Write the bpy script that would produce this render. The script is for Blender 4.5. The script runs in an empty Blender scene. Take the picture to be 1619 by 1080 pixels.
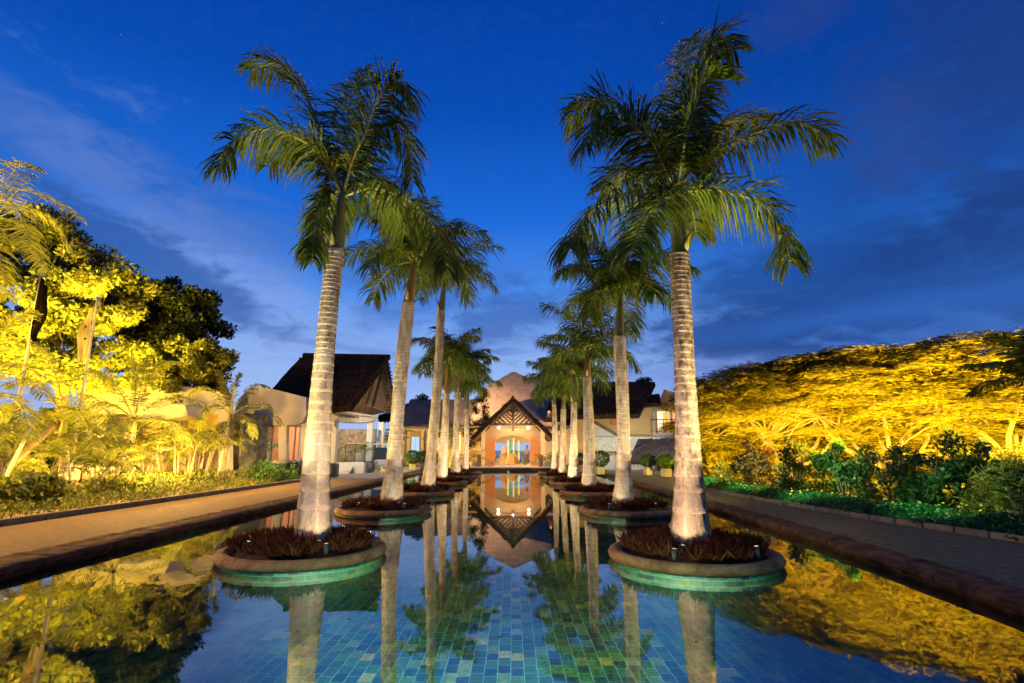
import bpy, math, random
import numpy as np
from mathutils import Vector, Matrix

KL = 1.0
R = math.radians
sc = bpy.context.scene
COL = sc.collection
HC, PIT, FPX, CX0, CY0 = 1.7, R(11.45), 850.0, 809.5, 540.0
cp_, sp_ = math.cos(PIT), math.sin(PIT)

def ray(px, py):
    u = (px - CX0) / FPX; v = (CY0 - py) / FPX
    return u, cp_ - sp_ * v, sp_ + cp_ * v
def P(px, py, Y):
    u, y, z = ray(px, py); t = Y / y
    return Vector((u * t, Y, HC + z * t))
def G(px, py, z=0.3):
    u, y, zz = ray(px, py); t = (z - HC) / zz
    return Vector((u * t, y * t, z))

# ------------------------------------------------------------------ materials
def ramp(nt, stops, interp='LINEAR'):
    r = nt.nodes.new('ShaderNodeValToRGB'); cr = r.color_ramp; cr.interpolation = interp
    while len(cr.elements) < len(stops): cr.elements.new(0.5)
    for e, (p, c) in zip(cr.elements, stops):
        e.position = p; e.color = (*c, 1) if len(c) == 3 else c
    return r
MATS = {}
def newmat(name):
    m = bpy.data.materials.new(name); m.use_nodes = True
    nt = m.node_tree; nt.nodes.clear()
    out = nt.nodes.new('ShaderNodeOutputMaterial'); MATS[name] = m
    return m, nt, out
def objcoord(nt, scale=(1, 1, 1), coord='Object'):
    tc = nt.nodes.new('ShaderNodeTexCoord'); mp = nt.nodes.new('ShaderNodeMapping')
    mp.inputs['Scale'].default_value = scale
    oi = nt.nodes.new('ShaderNodeObjectInfo'); k = nt.nodes.new('ShaderNodeMath'); k.operation = 'MULTIPLY'; k.inputs[1].default_value = 43.0
    ad = nt.nodes.new('ShaderNodeVectorMath'); ad.operation = 'ADD'
    nt.links.new(oi.outputs['Random'], k.inputs[0]); nt.links.new(k.outputs[0], ad.inputs[1])
    nt.links.new(tc.outputs[coord], ad.inputs[0]); nt.links.new(ad.outputs[0], mp.inputs[0]); return mp
def noise(nt, vec, scale, detail=5, rough=.6, dist=0):
    n = nt.nodes.new('ShaderNodeTexNoise'); n.inputs['Scale'].default_value = scale
    n.inputs['Detail'].default_value = detail; n.inputs['Roughness'].default_value = rough
    n.inputs['Distortion'].default_value = dist
    nt.links.new(vec, n.inputs['Vector']); return n
def mat(name, c1, c2=None, scale=4, rough=.75, bump=0., bscale=20, stretch=(1, 1, 1), metal=0, spec=.4, c3=None, lo=.35, hi=.65, em=None, ems=0):
    m, nt, out = newmat(name)
    b = nt.nodes.new('ShaderNodeBsdfPrincipled'); L = nt.links.new
    b.inputs['Roughness'].default_value = rough; b.inputs['Metallic'].default_value = metal
    b.inputs['Specular IOR Level'].default_value = spec
    L(b.outputs[0], out.inputs[0])
    mp = objcoord(nt, stretch)
    if c2:
        n = noise(nt, mp.outputs[0], scale)
        st = [(lo, c1), (hi, c2)] if not c3 else [(lo, c1), ((lo + hi) / 2, c2), (hi, c3)]
        r = ramp(nt, st); L(n.outputs['Fac'], r.inputs[0]); L(r.outputs[0], b.inputs['Base Color'])
    else: b.inputs['Base Color'].default_value = (*c1, 1)
    if bump:
        n2 = noise(nt, mp.outputs[0], bscale, 6, .7); bp = nt.nodes.new('ShaderNodeBump')
        bp.inputs['Strength'].default_value = bump; bp.inputs['Distance'].default_value = .05
        L(n2.outputs['Fac'], bp.inputs['Height']); L(bp.outputs[0], b.inputs['Normal'])
    if em:
        b.inputs['Emission Color'].default_value = (*em, 1); b.inputs['Emission Strength'].default_value = ems
    return m
def leafmat(name, c1, c2, trans=.35, rough=.5, tint=None, c3=None, gloss=.35):
    m, nt, out = newmat(name); L = nt.links.new
    g = nt.nodes.new('ShaderNodeNewGeometry')
    st = [(0, c1), (1, c2)] if not c3 else [(0, c1), (.75, c2), (1, c3)]
    r = ramp(nt, st); L(g.outputs['Random Per Island'], r.inputs[0])
    b = nt.nodes.new('ShaderNodeBsdfPrincipled'); b.inputs['Roughness'].default_value = rough
    b.inputs['Specular IOR Level'].default_value = gloss
    t = nt.nodes.new('ShaderNodeBsdfTranslucent'); mx = nt.nodes.new('ShaderNodeMixShader')
    mx.inputs[0].default_value = trans
    L(r.outputs[0], b.inputs['Base Color']); L(r.outputs[0], t.inputs['Color'])
    L(b.outputs[0], mx.inputs[1]); L(t.outputs[0], mx.inputs[2]); L(mx.outputs[0], out.inputs[0])
    return m
def glow(name, c, s):
    m, nt, out = newmat(name)
    e = nt.nodes.new('ShaderNodeEmission'); e.inputs[0].default_value = (*c, 1); e.inputs[1].default_value = s
    nt.links.new(e.outputs[0], out.inputs[0]); return m

# ------------------------------------------------------------------ mesh building
def wloc(o):
    v = Vector((0, 0, 0))
    while o: v += o.location; o = o.parent
    return v
class MB:
    def __init__(s): s.v = []; s.f = []; s.m = []; s.sm = []
    def add(s, vs, fs, mi=0, smooth=False):
        k = len(s.v); s.v.extend([tuple(v) for v in vs])
        for f in fs: s.f.append(tuple(i + k for i in f)); s.m.append(mi); s.sm.append(smooth)
    def box(s, c, size, rz=0, mi=0, taper=1, bev=0):
        hx, hy, hz = size[0] / 2, size[1] / 2, size[2] / 2; ca, sa = math.cos(rz), math.sin(rz)
        def T(x, y, z): return (c[0] + x * ca - y * sa, c[1] + x * sa + y * ca, c[2] + z)
        if bev:
            b = min(bev, hx * .45, hy * .45, hz * .45); rings = []
            for z, ins in ((-hz, b), (-hz + b, 0), (hz - b, 0), (hz, b)):
                X, Y = hx - ins, hy - ins; q = b
                rings.append([T(x, y, z) for x, y in ((-X + q, -Y), (X - q, -Y), (X, -Y + q), (X, Y - q), (X - q, Y), (-X + q, Y), (-X, Y - q), (-X, -Y + q))])
            vs = sum(rings, []); fs = [tuple(range(7, -1, -1)), tuple(range(24, 32))]
            for r in range(3):
                for i in range(8): j = (i + 1) % 8; fs.append((r * 8 + i, r * 8 + j, r * 8 + 8 + j, r * 8 + 8 + i))
            s.add(vs, fs, mi); return
        vs = [T(x * k, y * k, z) for z, k in ((-hz, 1), (hz, taper)) for x, y in ((-hx, -hy), (hx, -hy), (hx, hy), (-hx, hy))]
        s.add(vs, [(3, 2, 1, 0), (4, 5, 6, 7), (0, 1, 5, 4), (1, 2, 6, 5), (2, 3, 7, 6), (3, 0, 4, 7)], mi)
    def b2(s, a, b, mi=0, bev=0):
        s.box([(a[i] + b[i]) / 2 for i in range(3)], [abs(b[i] - a[i]) for i in range(3)], 0, mi, 1, bev)
    def prism(s, poly, vec, mi=0):
        n = len(poly); vs = [Vector(p) for p in poly] + [Vector(p) + Vector(vec) for p in poly]
        fs = [tuple(range(n - 1, -1, -1)), tuple(range(n, 2 * n))] + [(i, (i + 1) % n, n + (i + 1) % n, n + i) for i in range(n)]
        s.add(vs, fs, mi)
    def tube(s, pts, rad, n=8, mi=0, cap=True, smooth=True, sq=1):
        pts = [Vector(p) for p in pts]
        if not hasattr(rad, '__len__'): rad = [rad] * len(pts)
        vs = []; prev = None
        for i, p in enumerate(pts):
            d = (pts[min(i + 1, len(pts) - 1)] - pts[max(i - 1, 0)])
            if d.length < 1e-9: d = Vector((0, 0, 1))
            d.normalize()
            if prev is None:
                a = Vector((0, 0, 1)).cross(d) if abs(d.z) < .95 else Vector((0, 1, 0)).cross(d)
            else: a = prev - d * prev.dot(d)
            if a.length < 1e-6: a = Vector((1, 0, 0))
            a.normalize(); prev = a; b = d.cross(a)
            for k in range(n):
                t = 2 * math.pi * k / n
                vs.append(p + (a * math.cos(t) + b * math.sin(t) * sq) * rad[i])
        fs = [(i * n + k, i * n + (k + 1) % n, (i + 1) * n + (k + 1) % n, (i + 1) * n + k) for i in range(len(pts) - 1) for k in range(n)]
        if cap: fs += [tuple(range(n - 1, -1, -1)), tuple(range((len(pts) - 1) * n, len(pts) * n))]
        s.add(vs, fs, mi, smooth)
    def lathe(s, c, prof, n=32, mi=0, cap=False, smooth=True, wob=0, seed=0):
        rg = random.Random(seed); w = [1 + rg.uniform(-wob, wob) - (.007 if wob and n == 72 and k_ % 9 == 0 else 0) for k_ in range(n)]
        vs = [(c[0] + r * w[k] * math.cos(2 * math.pi * k / n), c[1] + r * w[k] * math.sin(2 * math.pi * k / n), c[2] + z) for r, z in prof for k in range(n)]
        fs = [(i * n + k, i * n + (k + 1) % n, (i + 1) * n + (k + 1) % n, (i + 1) * n + k) for i in range(len(prof) - 1) for k in range(n)]
        if cap: fs += [tuple(range(n - 1, -1, -1)), tuple(range((len(prof) - 1) * n, len(prof) * n))]
        s.add(vs, fs, mi, smooth)
    def build(s, name, mats, parent=None, loc=None, label=None, cat=None, group=None, kind=None):
        if not isinstance(mats, (list, tuple)): mats = [mats]
        me = bpy.data.meshes.new(name)
        org = wloc(parent) if parent else Vector(loc or (0, 0, 0))
        me.from_pydata([(v[0] - org[0], v[1] - org[1], v[2] - org[2]) for v in s.v], [], s.f)
        for m in mats: me.materials.append(m)
        me.polygons.foreach_set('material_index', s.m); me.polygons.foreach_set('use_smooth', s.sm)
        me.validate(); me.update()
        o = bpy.data.objects.new(name, me); COL.objects.link(o)
        if parent: o.parent = parent
        else: o.location = org
        return tag(o, label, cat, group, kind)
def tag(o, label=None, cat=None, group=None, kind=None):
    if label: o['label'] = label
    if cat: o['category'] = cat
    if group: o['group'] = group
    if kind: o['kind'] = kind
    return o
def thing(name, loc, label, cat, group=None):
    o = bpy.data.objects.new(name, None); COL.objects.link(o); o.location = loc; o.empty_display_size = .1
    return tag(o, label, cat, group)
def struct(name, mb, m, label=None): return mb.build(name, m, kind='structure', label=label)
def copy_tree(o, loc=None, rz=None, label=None, parent=None):
    c = o.copy(); COL.objects.link(c); c.parent = parent
    if loc is not None: c.location = loc
    if rz is not None: c.rotation_euler = (0, 0, rz)
    if label: c['label'] = label
    for ch in list(o.children): copy_tree(ch, parent=c)
    return c

# leaves: numpy arrays of rhombic leaf blades, one island each
def leaf_mesh(name, cen, dirs, nor, ln, wd, m, parent=None, loc=None, fold=0, **kw):
    cen = np.asarray(cen, float); n = len(cen)
    dirs = dirs / (np.linalg.norm(dirs, axis=1, keepdims=True) + 1e-9)
    side = np.cross(dirs, nor); side /= (np.linalg.norm(side, axis=1, keepdims=True) + 1e-9)
    up = np.cross(side, dirs)
    ln = np.broadcast_to(ln, (n,))[:, None]; wd = np.broadcast_to(wd, (n,))[:, None]
    org = np.array(wloc(parent) if parent else Vector(loc or (0, 0, 0)))
    a = cen - dirs * ln * .5; c = cen + dirs * ln * .5 - up * ln * fold
    b = cen + side * wd * .5 - dirs * ln * .05; d = cen - side * wd * .5 - dirs * ln * .05
    V = np.stack([a, b, c, d], 1).reshape(-1, 3) - org
    me = bpy.data.meshes.new(name); me.vertices.add(4 * n); me.loops.add(4 * n); me.polygons.add(n)
    me.vertices.foreach_set('co', V.astype(np.float32).ravel())
    me.loops.foreach_set('vertex_index', np.arange(4 * n, dtype=np.int32))
    me.polygons.foreach_set('loop_start', np.arange(0, 4 * n, 4, dtype=np.int32))
    me.polygons.foreach_set('loop_total', np.full(n, 4, dtype=np.int32))
    me.update(); me.validate(); me.materials.append(m)
    o = bpy.data.objects.new(name, me); COL.objects.link(o)
    if parent: o.parent = parent
    else: o.location = Vector(org)
    return tag(o, **kw)
def rdir(rg, n, flat=1.0):
    v = rg.normal(size=(n, 3)); v /= np.linalg.norm(v, axis=1, keepdims=True); v[:, 2] *= flat; return v

def catmull(pts, m):
    pts = [Vector(p) for p in pts]; q = [pts[0] * 2 - pts[1]] + pts + [pts[-1] * 2 - pts[-2]]; out = []
    k = len(pts) - 1
    for i in range(m):
        t = i / (m - 1) * k; j = min(int(t), k - 1); t -= j
        a, b, c, d = q[j], q[j + 1], q[j + 2], q[j + 3]
        out.append(0.5 * ((2 * b) + (c - a) * t + (2 * a - 5 * b + 4 * c - d) * t * t + (3 * b - 3 * c + d - a) * t ** 3))
    return out

def frond(pts, m_leaf, m_rach, parent, n=56, L=.8, w=.045, rr=.022, droop=.8, seed=0, start=.12, plume=.5, name='frond', lean=1.0):
    """one feather frond: curved midrib plus two ranks of drooping leaflets"""
    rg = random.Random(seed); cv = catmull(pts, 25); mb = MB()
    mb.tube(cv[::2], [rr * (1 - .85 * i / 12) for i in range(13)], 5, 1)
    K = len(cv) - 1; up0 = Vector((0, 0, 1))
    for i in range(n):
        t = start + (1 - start) * (i + rg.uniform(-.3, .3)) / (n - 1); t = min(max(t, .02), .995)
        x = t * K; j = min(int(x), K - 1); p = cv[j].lerp(cv[j + 1], x - j); T = (cv[j + 1] - cv[j]).normalized()
        S = T.cross(up0)
        if S.length < .15: S = T.cross(Vector((.6, .8, 0)))
        S.normalize(); U = S.cross(T).normalized()
        prof = (.45 + .55 * math.sin(math.pi * min(1, (t - start) / .8 + .12))) if t < .75 else (1 - .55 * ((t - .75) / .25))
        for sd in (-1, 1):
            fw = (.35 + .9 * t ** 2) * lean + rg.uniform(-.15, .15)
            d = (S * sd + T * fw + U * rg.uniform(-plume, plume * .8)).normalized()
            l = L * prof * rg.uniform(.8, 1.12); dr = droop * rg.uniform(.5, 1.4)
            p1 = p + d * l * .4; d2 = (d - up0 * dr * .6).normalized(); p2 = p1 + d2 * l * .35
            d3 = (d2 - up0 * dr * .9).normalized(); p3 = p2 + d3 * l * .3
            q = (T * 1 + U * rg.uniform(-.7, .7)); q = (q - d * q.dot(d)).normalized()
            h = w * .5 * rg.uniform(.7, 1.15)
            mb.add([p - q * h * .5, p + q * h * .5, p1 + q * h, p1 - q * h, p2 + q * h * .75, p2 - q * h * .75, p3], [(0, 1, 2, 3), (3, 2, 4, 5), (5, 4, 6)], 0)
    return mb.build(name, [m_leaf, m_rach], parent)

def arc(base, az, e0, length, bend, k=6, pw=1.3):
    """points of a drooping midrib starting at base"""
    p = Vector(base); out = [p.copy()]
    for i in range(k):
        s = (i + .5) / k; e = e0 - bend * s ** pw
        p = p + Vector((math.cos(az) * math.cos(e), math.sin(az) * math.cos(e), math.sin(e))) * (length / k)
        out.append(p.copy())
    return out
# ------------------------------------------------------------------ world
def build_world():
    w = bpy.data.worlds.new('World'); sc.world = w; w.use_nodes = True
    nt = w.node_tree; nt.nodes.clear(); L = nt.links.new
    out = nt.nodes.new('ShaderNodeOutputWorld'); bg = nt.nodes.new('ShaderNodeBackground'); L(bg.outputs[0], out.inputs[0])
    tc = nt.nodes.new('ShaderNodeTexCoord'); sep = nt.nodes.new('ShaderNodeSeparateXYZ'); L(tc.outputs['Generated'], sep.inputs[0])
    def M(op, a, b=None, c=None, clamp=False):
        n = nt.nodes.new('ShaderNodeMath'); n.operation = op; n.use_clamp = clamp
        for i, x in enumerate((a, b, c)):
            if x is None: continue
            if isinstance(x, (int, float)): n.inputs[i].default_value = x
            else: L(x, n.inputs[i])
        return n.outputs[0]
    def MIX(f, a, b, blend='MIX'):
        n = nt.nodes.new('ShaderNodeMix'); n.data_type = 'RGBA'; n.blend_type = blend
        if isinstance(f, (int, float)): n.inputs[0].default_value = f
        else: L(f, n.inputs[0])
        for i, x in ((6, a), (7, b)):
            if isinstance(x, tuple): n.inputs[i].default_value = (*x, 1)
            else: L(x, n.inputs[i])
        return n.outputs[2]
    el = M('ARCSINE', sep.outputs['Z']); az = M('ARCTAN2', sep.outputs['X'], sep.outputs['Y'])
    elp = M('MAXIMUM', el, 0.0)
    r = ramp(nt, [(0, (.40, .54, .90)), (.10, (.36, .52, .90)), (.19, (.25, .43, .88)), (.30, (.07, .27, .85)), (.44, (.010, .145, .70)), (.62, (.001, .075, .47)), (.85, (0, .042, .34)), (1, (0, .03, .26))])
    L(M('DIVIDE', elp, 0.95), r.inputs[0]); base = r.outputs[0]
    # the sky darkens away from the afterglow, towards the right of the view and behind the viewer
    side = M('SMOOTHSTEP', az, 0.1, 0.75) if False else None
    mr = nt.nodes.new('ShaderNodeMapRange'); mr.interpolation_type = 'SMOOTHSTEP'; L(az, mr.inputs[0])
    mr.inputs[1].default_value = .05; mr.inputs[2].default_value = .62
    dark = ramp(nt, [(0, (.018, .13, .52)), (.25, (.012, .105, .46)), (.6, (.001, .05, .33)), (1, (0, .024, .20))]); L(M('DIVIDE', elp, .95), dark.inputs[0])
    base = MIX(M('MULTIPLY', mr.outputs[0], .85), base, dark.outputs[0])
    ml = nt.nodes.new('ShaderNodeMapRange'); ml.interpolation_type = 'SMOOTHSTEP'; L(az, ml.inputs[0])
    ml.inputs[1].default_value = -.35; ml.inputs[2].default_value = -1.1
    base = MIX(M('MULTIPLY', ml.outputs[0], .25), base, dark.outputs[0])
    # noise in azimuth / elevation space, stretched along the horizon
    cb = nt.nodes.new('ShaderNodeCombineXYZ'); L(az, cb.inputs[0]); L(M('MULTIPLY', el, 2.6), cb.inputs[1])
    n1 = noise(nt, cb.outputs[0], 5.0, 8, .62, .5); n2 = noise(nt, cb.outputs[0], 14.0, 8, .62, .8)
    nn = M('SUBTRACT', n1.outputs['Fac'], .5); n2c = M('SUBTRACT', n2.outputs['Fac'], .5)
    def blob(px, py, rx, ry, tilt=0, soft=.5, wob=1.5, fine=1.8):
        u, y, z = ray(px, py); a0 = math.atan2(u, y); e0 = math.atan2(z, math.hypot(u, y))
        ra, re = rx / FPX, ry / FPX; dx = M('SUBTRACT', az, a0); dy = M('SUBTRACT', el, e0)
        c, s_ = math.cos(R(tilt)), math.sin(R(tilt))
        X = M('DIVIDE', M('ADD', M('MULTIPLY', dx, c), M('MULTIPLY', dy, s_)), ra)
        Y = M('DIVIDE', M('SUBTRACT', M('MULTIPLY', dy, c), M('MULTIPLY', dx, s_)), re)
        d = M('SQRT', M('ADD', M('MULTIPLY', X, X), M('MULTIPLY', Y, Y)))
        d = M('ADD', d, M('ADD', M('MULTIPLY', nn, wob), M('MULTIPLY', n2c, fine)))
        m = nt.nodes.new('ShaderNodeMapRange'); m.interpolation_type = 'SMOOTHSTEP'; L(d, m.inputs[0])
        m.inputs[1].default_value = 1 + soft; m.inputs[2].default_value = max(.0, 1 - soft)
        m.inputs[3].default_value = 0; m.inputs[4].default_value = 1
        return m.outputs[0]
    clouds = [  # px, py, rx, ry, tilt, colour, amount, soft, wobble
        (330, 400, 330, 34, -27, (.16, .30, .78), .6, .8, 3.6),      # pale streaks, left
        (400, 440, 190, 60, -30, (.30, .44, .86), .5, .9, 4.2),
        (250, 300, 300, 50, -16, (.004, .09, .44), .6, .8, 3.2),
        (110, 330, 160, 12, -22, (.06, .18, .60), .3, .8, 3.2),
        (262, 425, 165, 30, -24, (.008, .07, .32), .8, .45, 1.6),  # dark bar, left
        (50, 385, 120, 30, -20, (.01, .06, .26), .7, .5, 1.6),
        (800, 505, 85, 46, 10, (.035, .11, .42), .8, .6, 3.2),       # grey puffs over the porch
        (700, 470, 130, 34, 20, (.05, .15, .52), .55, .7, 3.4),
        (1180, 530, 150, 40, 0, (.012, .055, .26), .92, .45, 2.2),
        (1080, 590, 130, 16, 4, (.20, .33, .78), .75, .8, 3.2),
        (1420, 430, 290, 85, 8, (.012, .062, .27), .85, .6, 2.6),    # big dull bank, right
        (1300, 340, 90, 120, 30, (.010, .08, .38), .5, .9, 2.6),
        (1590, 90, 150, 120, -8, (.018, .036, .15), .65, .7, 1.6),    # violet grey mass, top right
        (1420, 220, 46, 60, 0, (.03, .07, .28), .5, .8, 2.2),
        (1270, 15, 60, 30, 0, (.03, .055, .24), .5, .9, 2.0),
        (1570, 340, 130, 30, 14, (.012, .035, .18), .6, .7, 2.6),
        (1380, 495, 230, 14, 2, (.03, .14, .55), .6, .9, 3.6),
        (560, 552, 130, 5, -6, (.10, .20, .52), .5, .8, 1.3),
        (300, 560, 120, 26, 0, (.30, .44, .86), .4, .9, 2.2),
    ]
    for px, py, rx, ry, ti, c, am, so, wo in clouds:
        base = MIX(M('MULTIPLY', blob(px, py, rx, ry, ti, so, wo), am * .85), base, c)
    # faint texture through the whole sky, and a few stars
    base = MIX(M('MULTIPLY', M('ABSOLUTE', n2c), .5, clamp=True), base, (.03, .12, .42))
    vo = nt.nodes.new('ShaderNodeTexVoronoi'); vo.inputs['Scale'].default_value = 15; vo.inputs['Randomness'].default_value = 1
    L(tc.outputs['Generated'], vo.inputs['Vector'])
    star = M('MULTIPLY', M('LESS_THAN', vo.outputs['Distance'], .014), M('GREATER_THAN', el, .35))
    base = MIX(star, base, (.45, .7, 1.0))
    # physically based dusk sky adds its own faint blue-hour light
    sky = nt.nodes.new('ShaderNodeTexSky'); sky.sky_type = 'NISHITA'; sky.sun_disc = False
    sky.sun_elevation = R(-4); sky.sun_rotation = R(-15)
    base = MIX(.05, base, sky.outputs[0], 'ADD')
    L(base, bg.inputs[0]); bg.inputs[1].default_value = 1.0
build_world()

cam = bpy.data.objects.new('camera', bpy.data.cameras.new('camera')); COL.objects.link(cam)
cam.location = (0, 0, HC); cam.rotation_euler = (R(90) + PIT, 0, 0)
cam.data.lens = FPX / 1619 * 36; cam.data.sensor_width = 36; cam.data.clip_end = 8000; cam.data.clip_start = .05
sc.camera = cam
sc.view_settings.view_transform = 'Standard'; sc.view_settings.look = 'None'; sc.view_settings.exposure = 0; sc.view_settings.gamma = 1
sc.cycles.use_denoising = True
sc.cycles.max_bounces = 6; sc.cycles.diffuse_bounces = 2; sc.cycles.glossy_bounces = 3; sc.cycles.transparent_max_bounces = 12; sc.cycles.transmission_bounces = 3
sc.cycles.sample_clamp_indirect = 4; sc.cycles.sample_clamp_direct = 8
sc.cycles.caustics_reflective = False; sc.cycles.caustics_refractive = False

sun = bpy.data.lights.new('dusk_sun', 'SUN'); sun.energy = .02; sun.angle = R(12); sun.color = (1, .85, .7)
so = bpy.data.objects.new('dusk_sun', sun); COL.objects.link(so); so.rotation_euler = (R(88), 0, R(165)); so.location = (0, 0, 30)

WARM = (1.0, .72, .42); SOD = (1.0, .58, .035); PINK = (1.0, .72, .48)
def spot(loc, target, watts, ang, color, size=.05, blend=.6, name='spot_lamp'):
    l = bpy.data.lights.new(name, 'SPOT'); l.energy = watts * KL; l.spot_size = R(ang); l.spot_blend = blend; l.color = color; l.shadow_soft_size = size
    o = bpy.data.objects.new(name, l); COL.objects.link(o); o.location = loc
    o.rotation_euler = (Vector(target) - Vector(loc)).to_track_quat('-Z', 'Y').to_euler(); return o
def point(loc, watts, color, size=.15, name='point_lamp'):
    l = bpy.data.lights.new(name, 'POINT'); l.energy = watts * KL; l.color = color; l.shadow_soft_size = size
    o = bpy.data.objects.new(name, l); COL.objects.link(o); o.location = loc; return o

# ------------------------------------------------------------------ materials
def tile_mat(name, mode):
    m, nt, out = newmat(name); L = nt.links.new
    b = nt.nodes.new('ShaderNodeBsdfPrincipled'); b.inputs['Roughness'].default_value = .35; L(b.outputs[0], out.inputs[0])
    tc = nt.nodes.new('ShaderNodeTexCoord'); sep = nt.nodes.new('ShaderNodeSeparateXYZ'); L(tc.outputs['Object'], sep.inputs[0])
    cb = nt.nodes.new('ShaderNodeCombineXYZ')
    if mode == 'floor': L(sep.outputs['Y'], cb.inputs[0]); L(sep.outputs['X'], cb.inputs[1])
    elif mode == 'ring':
        a = nt.nodes.new('ShaderNodeMath'); a.operation = 'ARCTAN2'; L(sep.outputs['Y'], a.inputs[0]); L(sep.outputs['X'], a.inputs[1])
        k = nt.nodes.new('ShaderNodeMath'); k.operation = 'MULTIPLY'; k.inputs[1].default_value = 1.2; L(a.outputs[0], k.inputs[0])
        L(k.outputs[0], cb.inputs[0]); L(sep.outputs['Z'], cb.inputs[1])
    else: L(sep.outputs['Y'], cb.inputs[0]); L(sep.outputs['Z'], cb.inputs[1])
    wn = noise(nt, cb.outputs[0], 4.5, 3); ad = nt.nodes.new('ShaderNodeVectorMath'); ad.operation = 'MULTIPLY_ADD'
    L(wn.outputs['Color'], ad.inputs[0]); ad.inputs[1].default_value = (.018, .018, 0); L(cb.outputs[0], ad.inputs[2])
    br = nt.nodes.new('ShaderNodeTexBrick'); L(ad.outputs[0], br.inputs['Vector'])
    br.inputs['Scale'].default_value = 1; br.inputs['Color1'].default_value = (0, 0, 0, 1); br.inputs['Color2'].default_value = (1, 1, 1, 1)
    br.inputs['Mortar'].default_value = (.5, .5, .5, 1)
    br.inputs['Mortar Size'].default_value = .0035; br.inputs['Mortar Smooth'].default_value = .15
    br.inputs['Brick Width'].default_value = .165 if mode == 'floor' else .15; br.inputs['Row Height'].default_value = .108 if mode == 'floor' else .075
    br.offset = .5 if mode != 'floor' else .38
    if mode == 'floor':
        st = [(0, (.006, .04, .09)), (.12, (.03, .14, .08)), (.24, (.010, .075, .11)), (.34, (.07, .20, .09)), (.44, (.02, .10, .075)), (.54, (.13, .22, .085)), (.62, (.012, .06, .09)), (.72, (.05, .16, .10)), (.80, (.20, .26, .14)), (.87, (.04, .09, .065)), (.93, (.42, .36, .08)), (.97, (.30, .19, .10))]
    else:
        st = [(0, (.003, .04, .034)), (.25, (.008, .07, .05)), (.5, (.002, .022, .024)), (.7, (.014, .07, .035)), (.9, (.05, .08, .03))]
    r = ramp(nt, st, 'CONSTANT'); L(br.outputs['Color'], r.inputs[0])
    n = noise(nt, cb.outputs[0], 16, 8, .7, 2.5)
    rn = ramp(nt, [(.25, (.30, .36, .38)), (.5, (.9, .92, .9)), (.60, (1.5, 1.45, 1.3)), (.70, (2.8, 2.6, 2.2))]); L(n.outputs['Fac'], rn.inputs[0])
    mx = nt.nodes.new('ShaderNodeMix'); mx.data_type = 'RGBA'; mx.blend_type = 'MULTIPLY'; mx.inputs[0].default_value = 1
    L(r.outputs[0], mx.inputs[6]); L(rn.outputs[0], mx.inputs[7])
    m2 = nt.nodes.new('ShaderNodeMix'); m2.data_type = 'RGBA'; L(br.outputs['Fac'], m2.inputs[0]); L(mx.outputs[2], m2.inputs[6])
    ng = noise(nt, cb.outputs[0], 1.7, 3); rg_ = ramp(nt, [(.35, (.10, .34, .34)), (.6, (.26, .58, .50))] if mode == 'floor' else [(.35, (.02, .10, .09)), (.6, (.08, .26, .22))]); L(ng.outputs['Fac'], rg_.inputs[0]); L(rg_.outputs[0], m2.inputs[7])
    L(m2.outputs[2], b.inputs['Base Color'])
    bp = nt.nodes.new('ShaderNodeBump'); bp.inputs['Strength'].default_value = .5; bp.inputs['Distance'].default_value = .02
    L(n.outputs['Fac'], bp.inputs['Height']); L(bp.outputs[0], b.inputs['Normal'])
    return m
TILE_F = tile_mat('slate_pool_tiles', 'floor'); TILE_R = tile_mat('teal_ring_tiles', 'ring'); TILE_W = tile_mat('teal_wall_tiles', 'wall')

def water_mat(name, tint):
    m, nt, out = newmat(name); L = nt.links.new
    fr = nt.nodes.new('ShaderNodeFresnel'); fr.inputs['IOR'].default_value = 1.6; pw = nt.nodes.new('ShaderNodeMath'); pw.operation = 'POWER'; pw.inputs[1].default_value = .64; L(fr.outputs[0], pw.inputs[0])
    gl = nt.nodes.new('ShaderNodeBsdfGlossy'); gl.inputs['Roughness'].default_value = .012
    tr = nt.nodes.new('ShaderNodeBsdfTransparent'); tr.inputs[0].default_value = (*tint, 1)
    mp = objcoord(nt, (1, .45, 1)); n = noise(nt, mp.outputs[0], 5.5, 3, .5); bp = nt.nodes.new('ShaderNodeBump')
    bp.inputs['Strength'].default_value = .025; bp.inputs['Distance'].default_value = .02
    L(n.outputs['Fac'], bp.inputs['Height']); L(bp.outputs[0], gl.inputs['Normal'])
    mx = nt.nodes.new('ShaderNodeMixShader'); L(pw.outputs[0], mx.inputs[0]); L(tr.outputs[0], mx.inputs[1]); L(gl.outputs[0], mx.inputs[2]); L(mx.outputs[0], out.inputs[0])
    return m
WATER = water_mat('still_pool_water', (.85, .95, .95))

BARK = mat('grey_palm_bark', (.26, .205, .12), (.46, .39, .27), 2.6, .85, .8, 26, (2.6, 2.6, .9), c3=(.66, .58, .46), lo=.36, hi=.62)
BARKMOSS = mat('mossy_palm_bark', (.10, .075, .045), (.34, .25, .17), 5.5, .9, .8, 24, (2, 2, 1.0), c3=(.46, .37, .28), lo=.38, hi=.62)
SCAR = mat('leaf_scar', (.09, .06, .04), (.20, .14, .09), 30, .95)
SHAFT = mat('green_crownshaft', (.10, .115, .02), (.22, .20, .05), 4, .35, .1, 12, (6, 6, .5), spec=.5)
SHAFTB = mat('rusty_crownshaft', (.17, .10, .035), (.26, .19, .06), 4, .45, .1, 12, (6, 6, .5))
FROND = leafmat('royal_palm_leaflet', (.040, .085, .010), (.11, .165, .020), .3, .5, c3=(.16, .13, .025), gloss=.12)
RACH = mat('frond_midrib', (.20, .23, .06), (.28, .26, .08), 3, .5)
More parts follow.
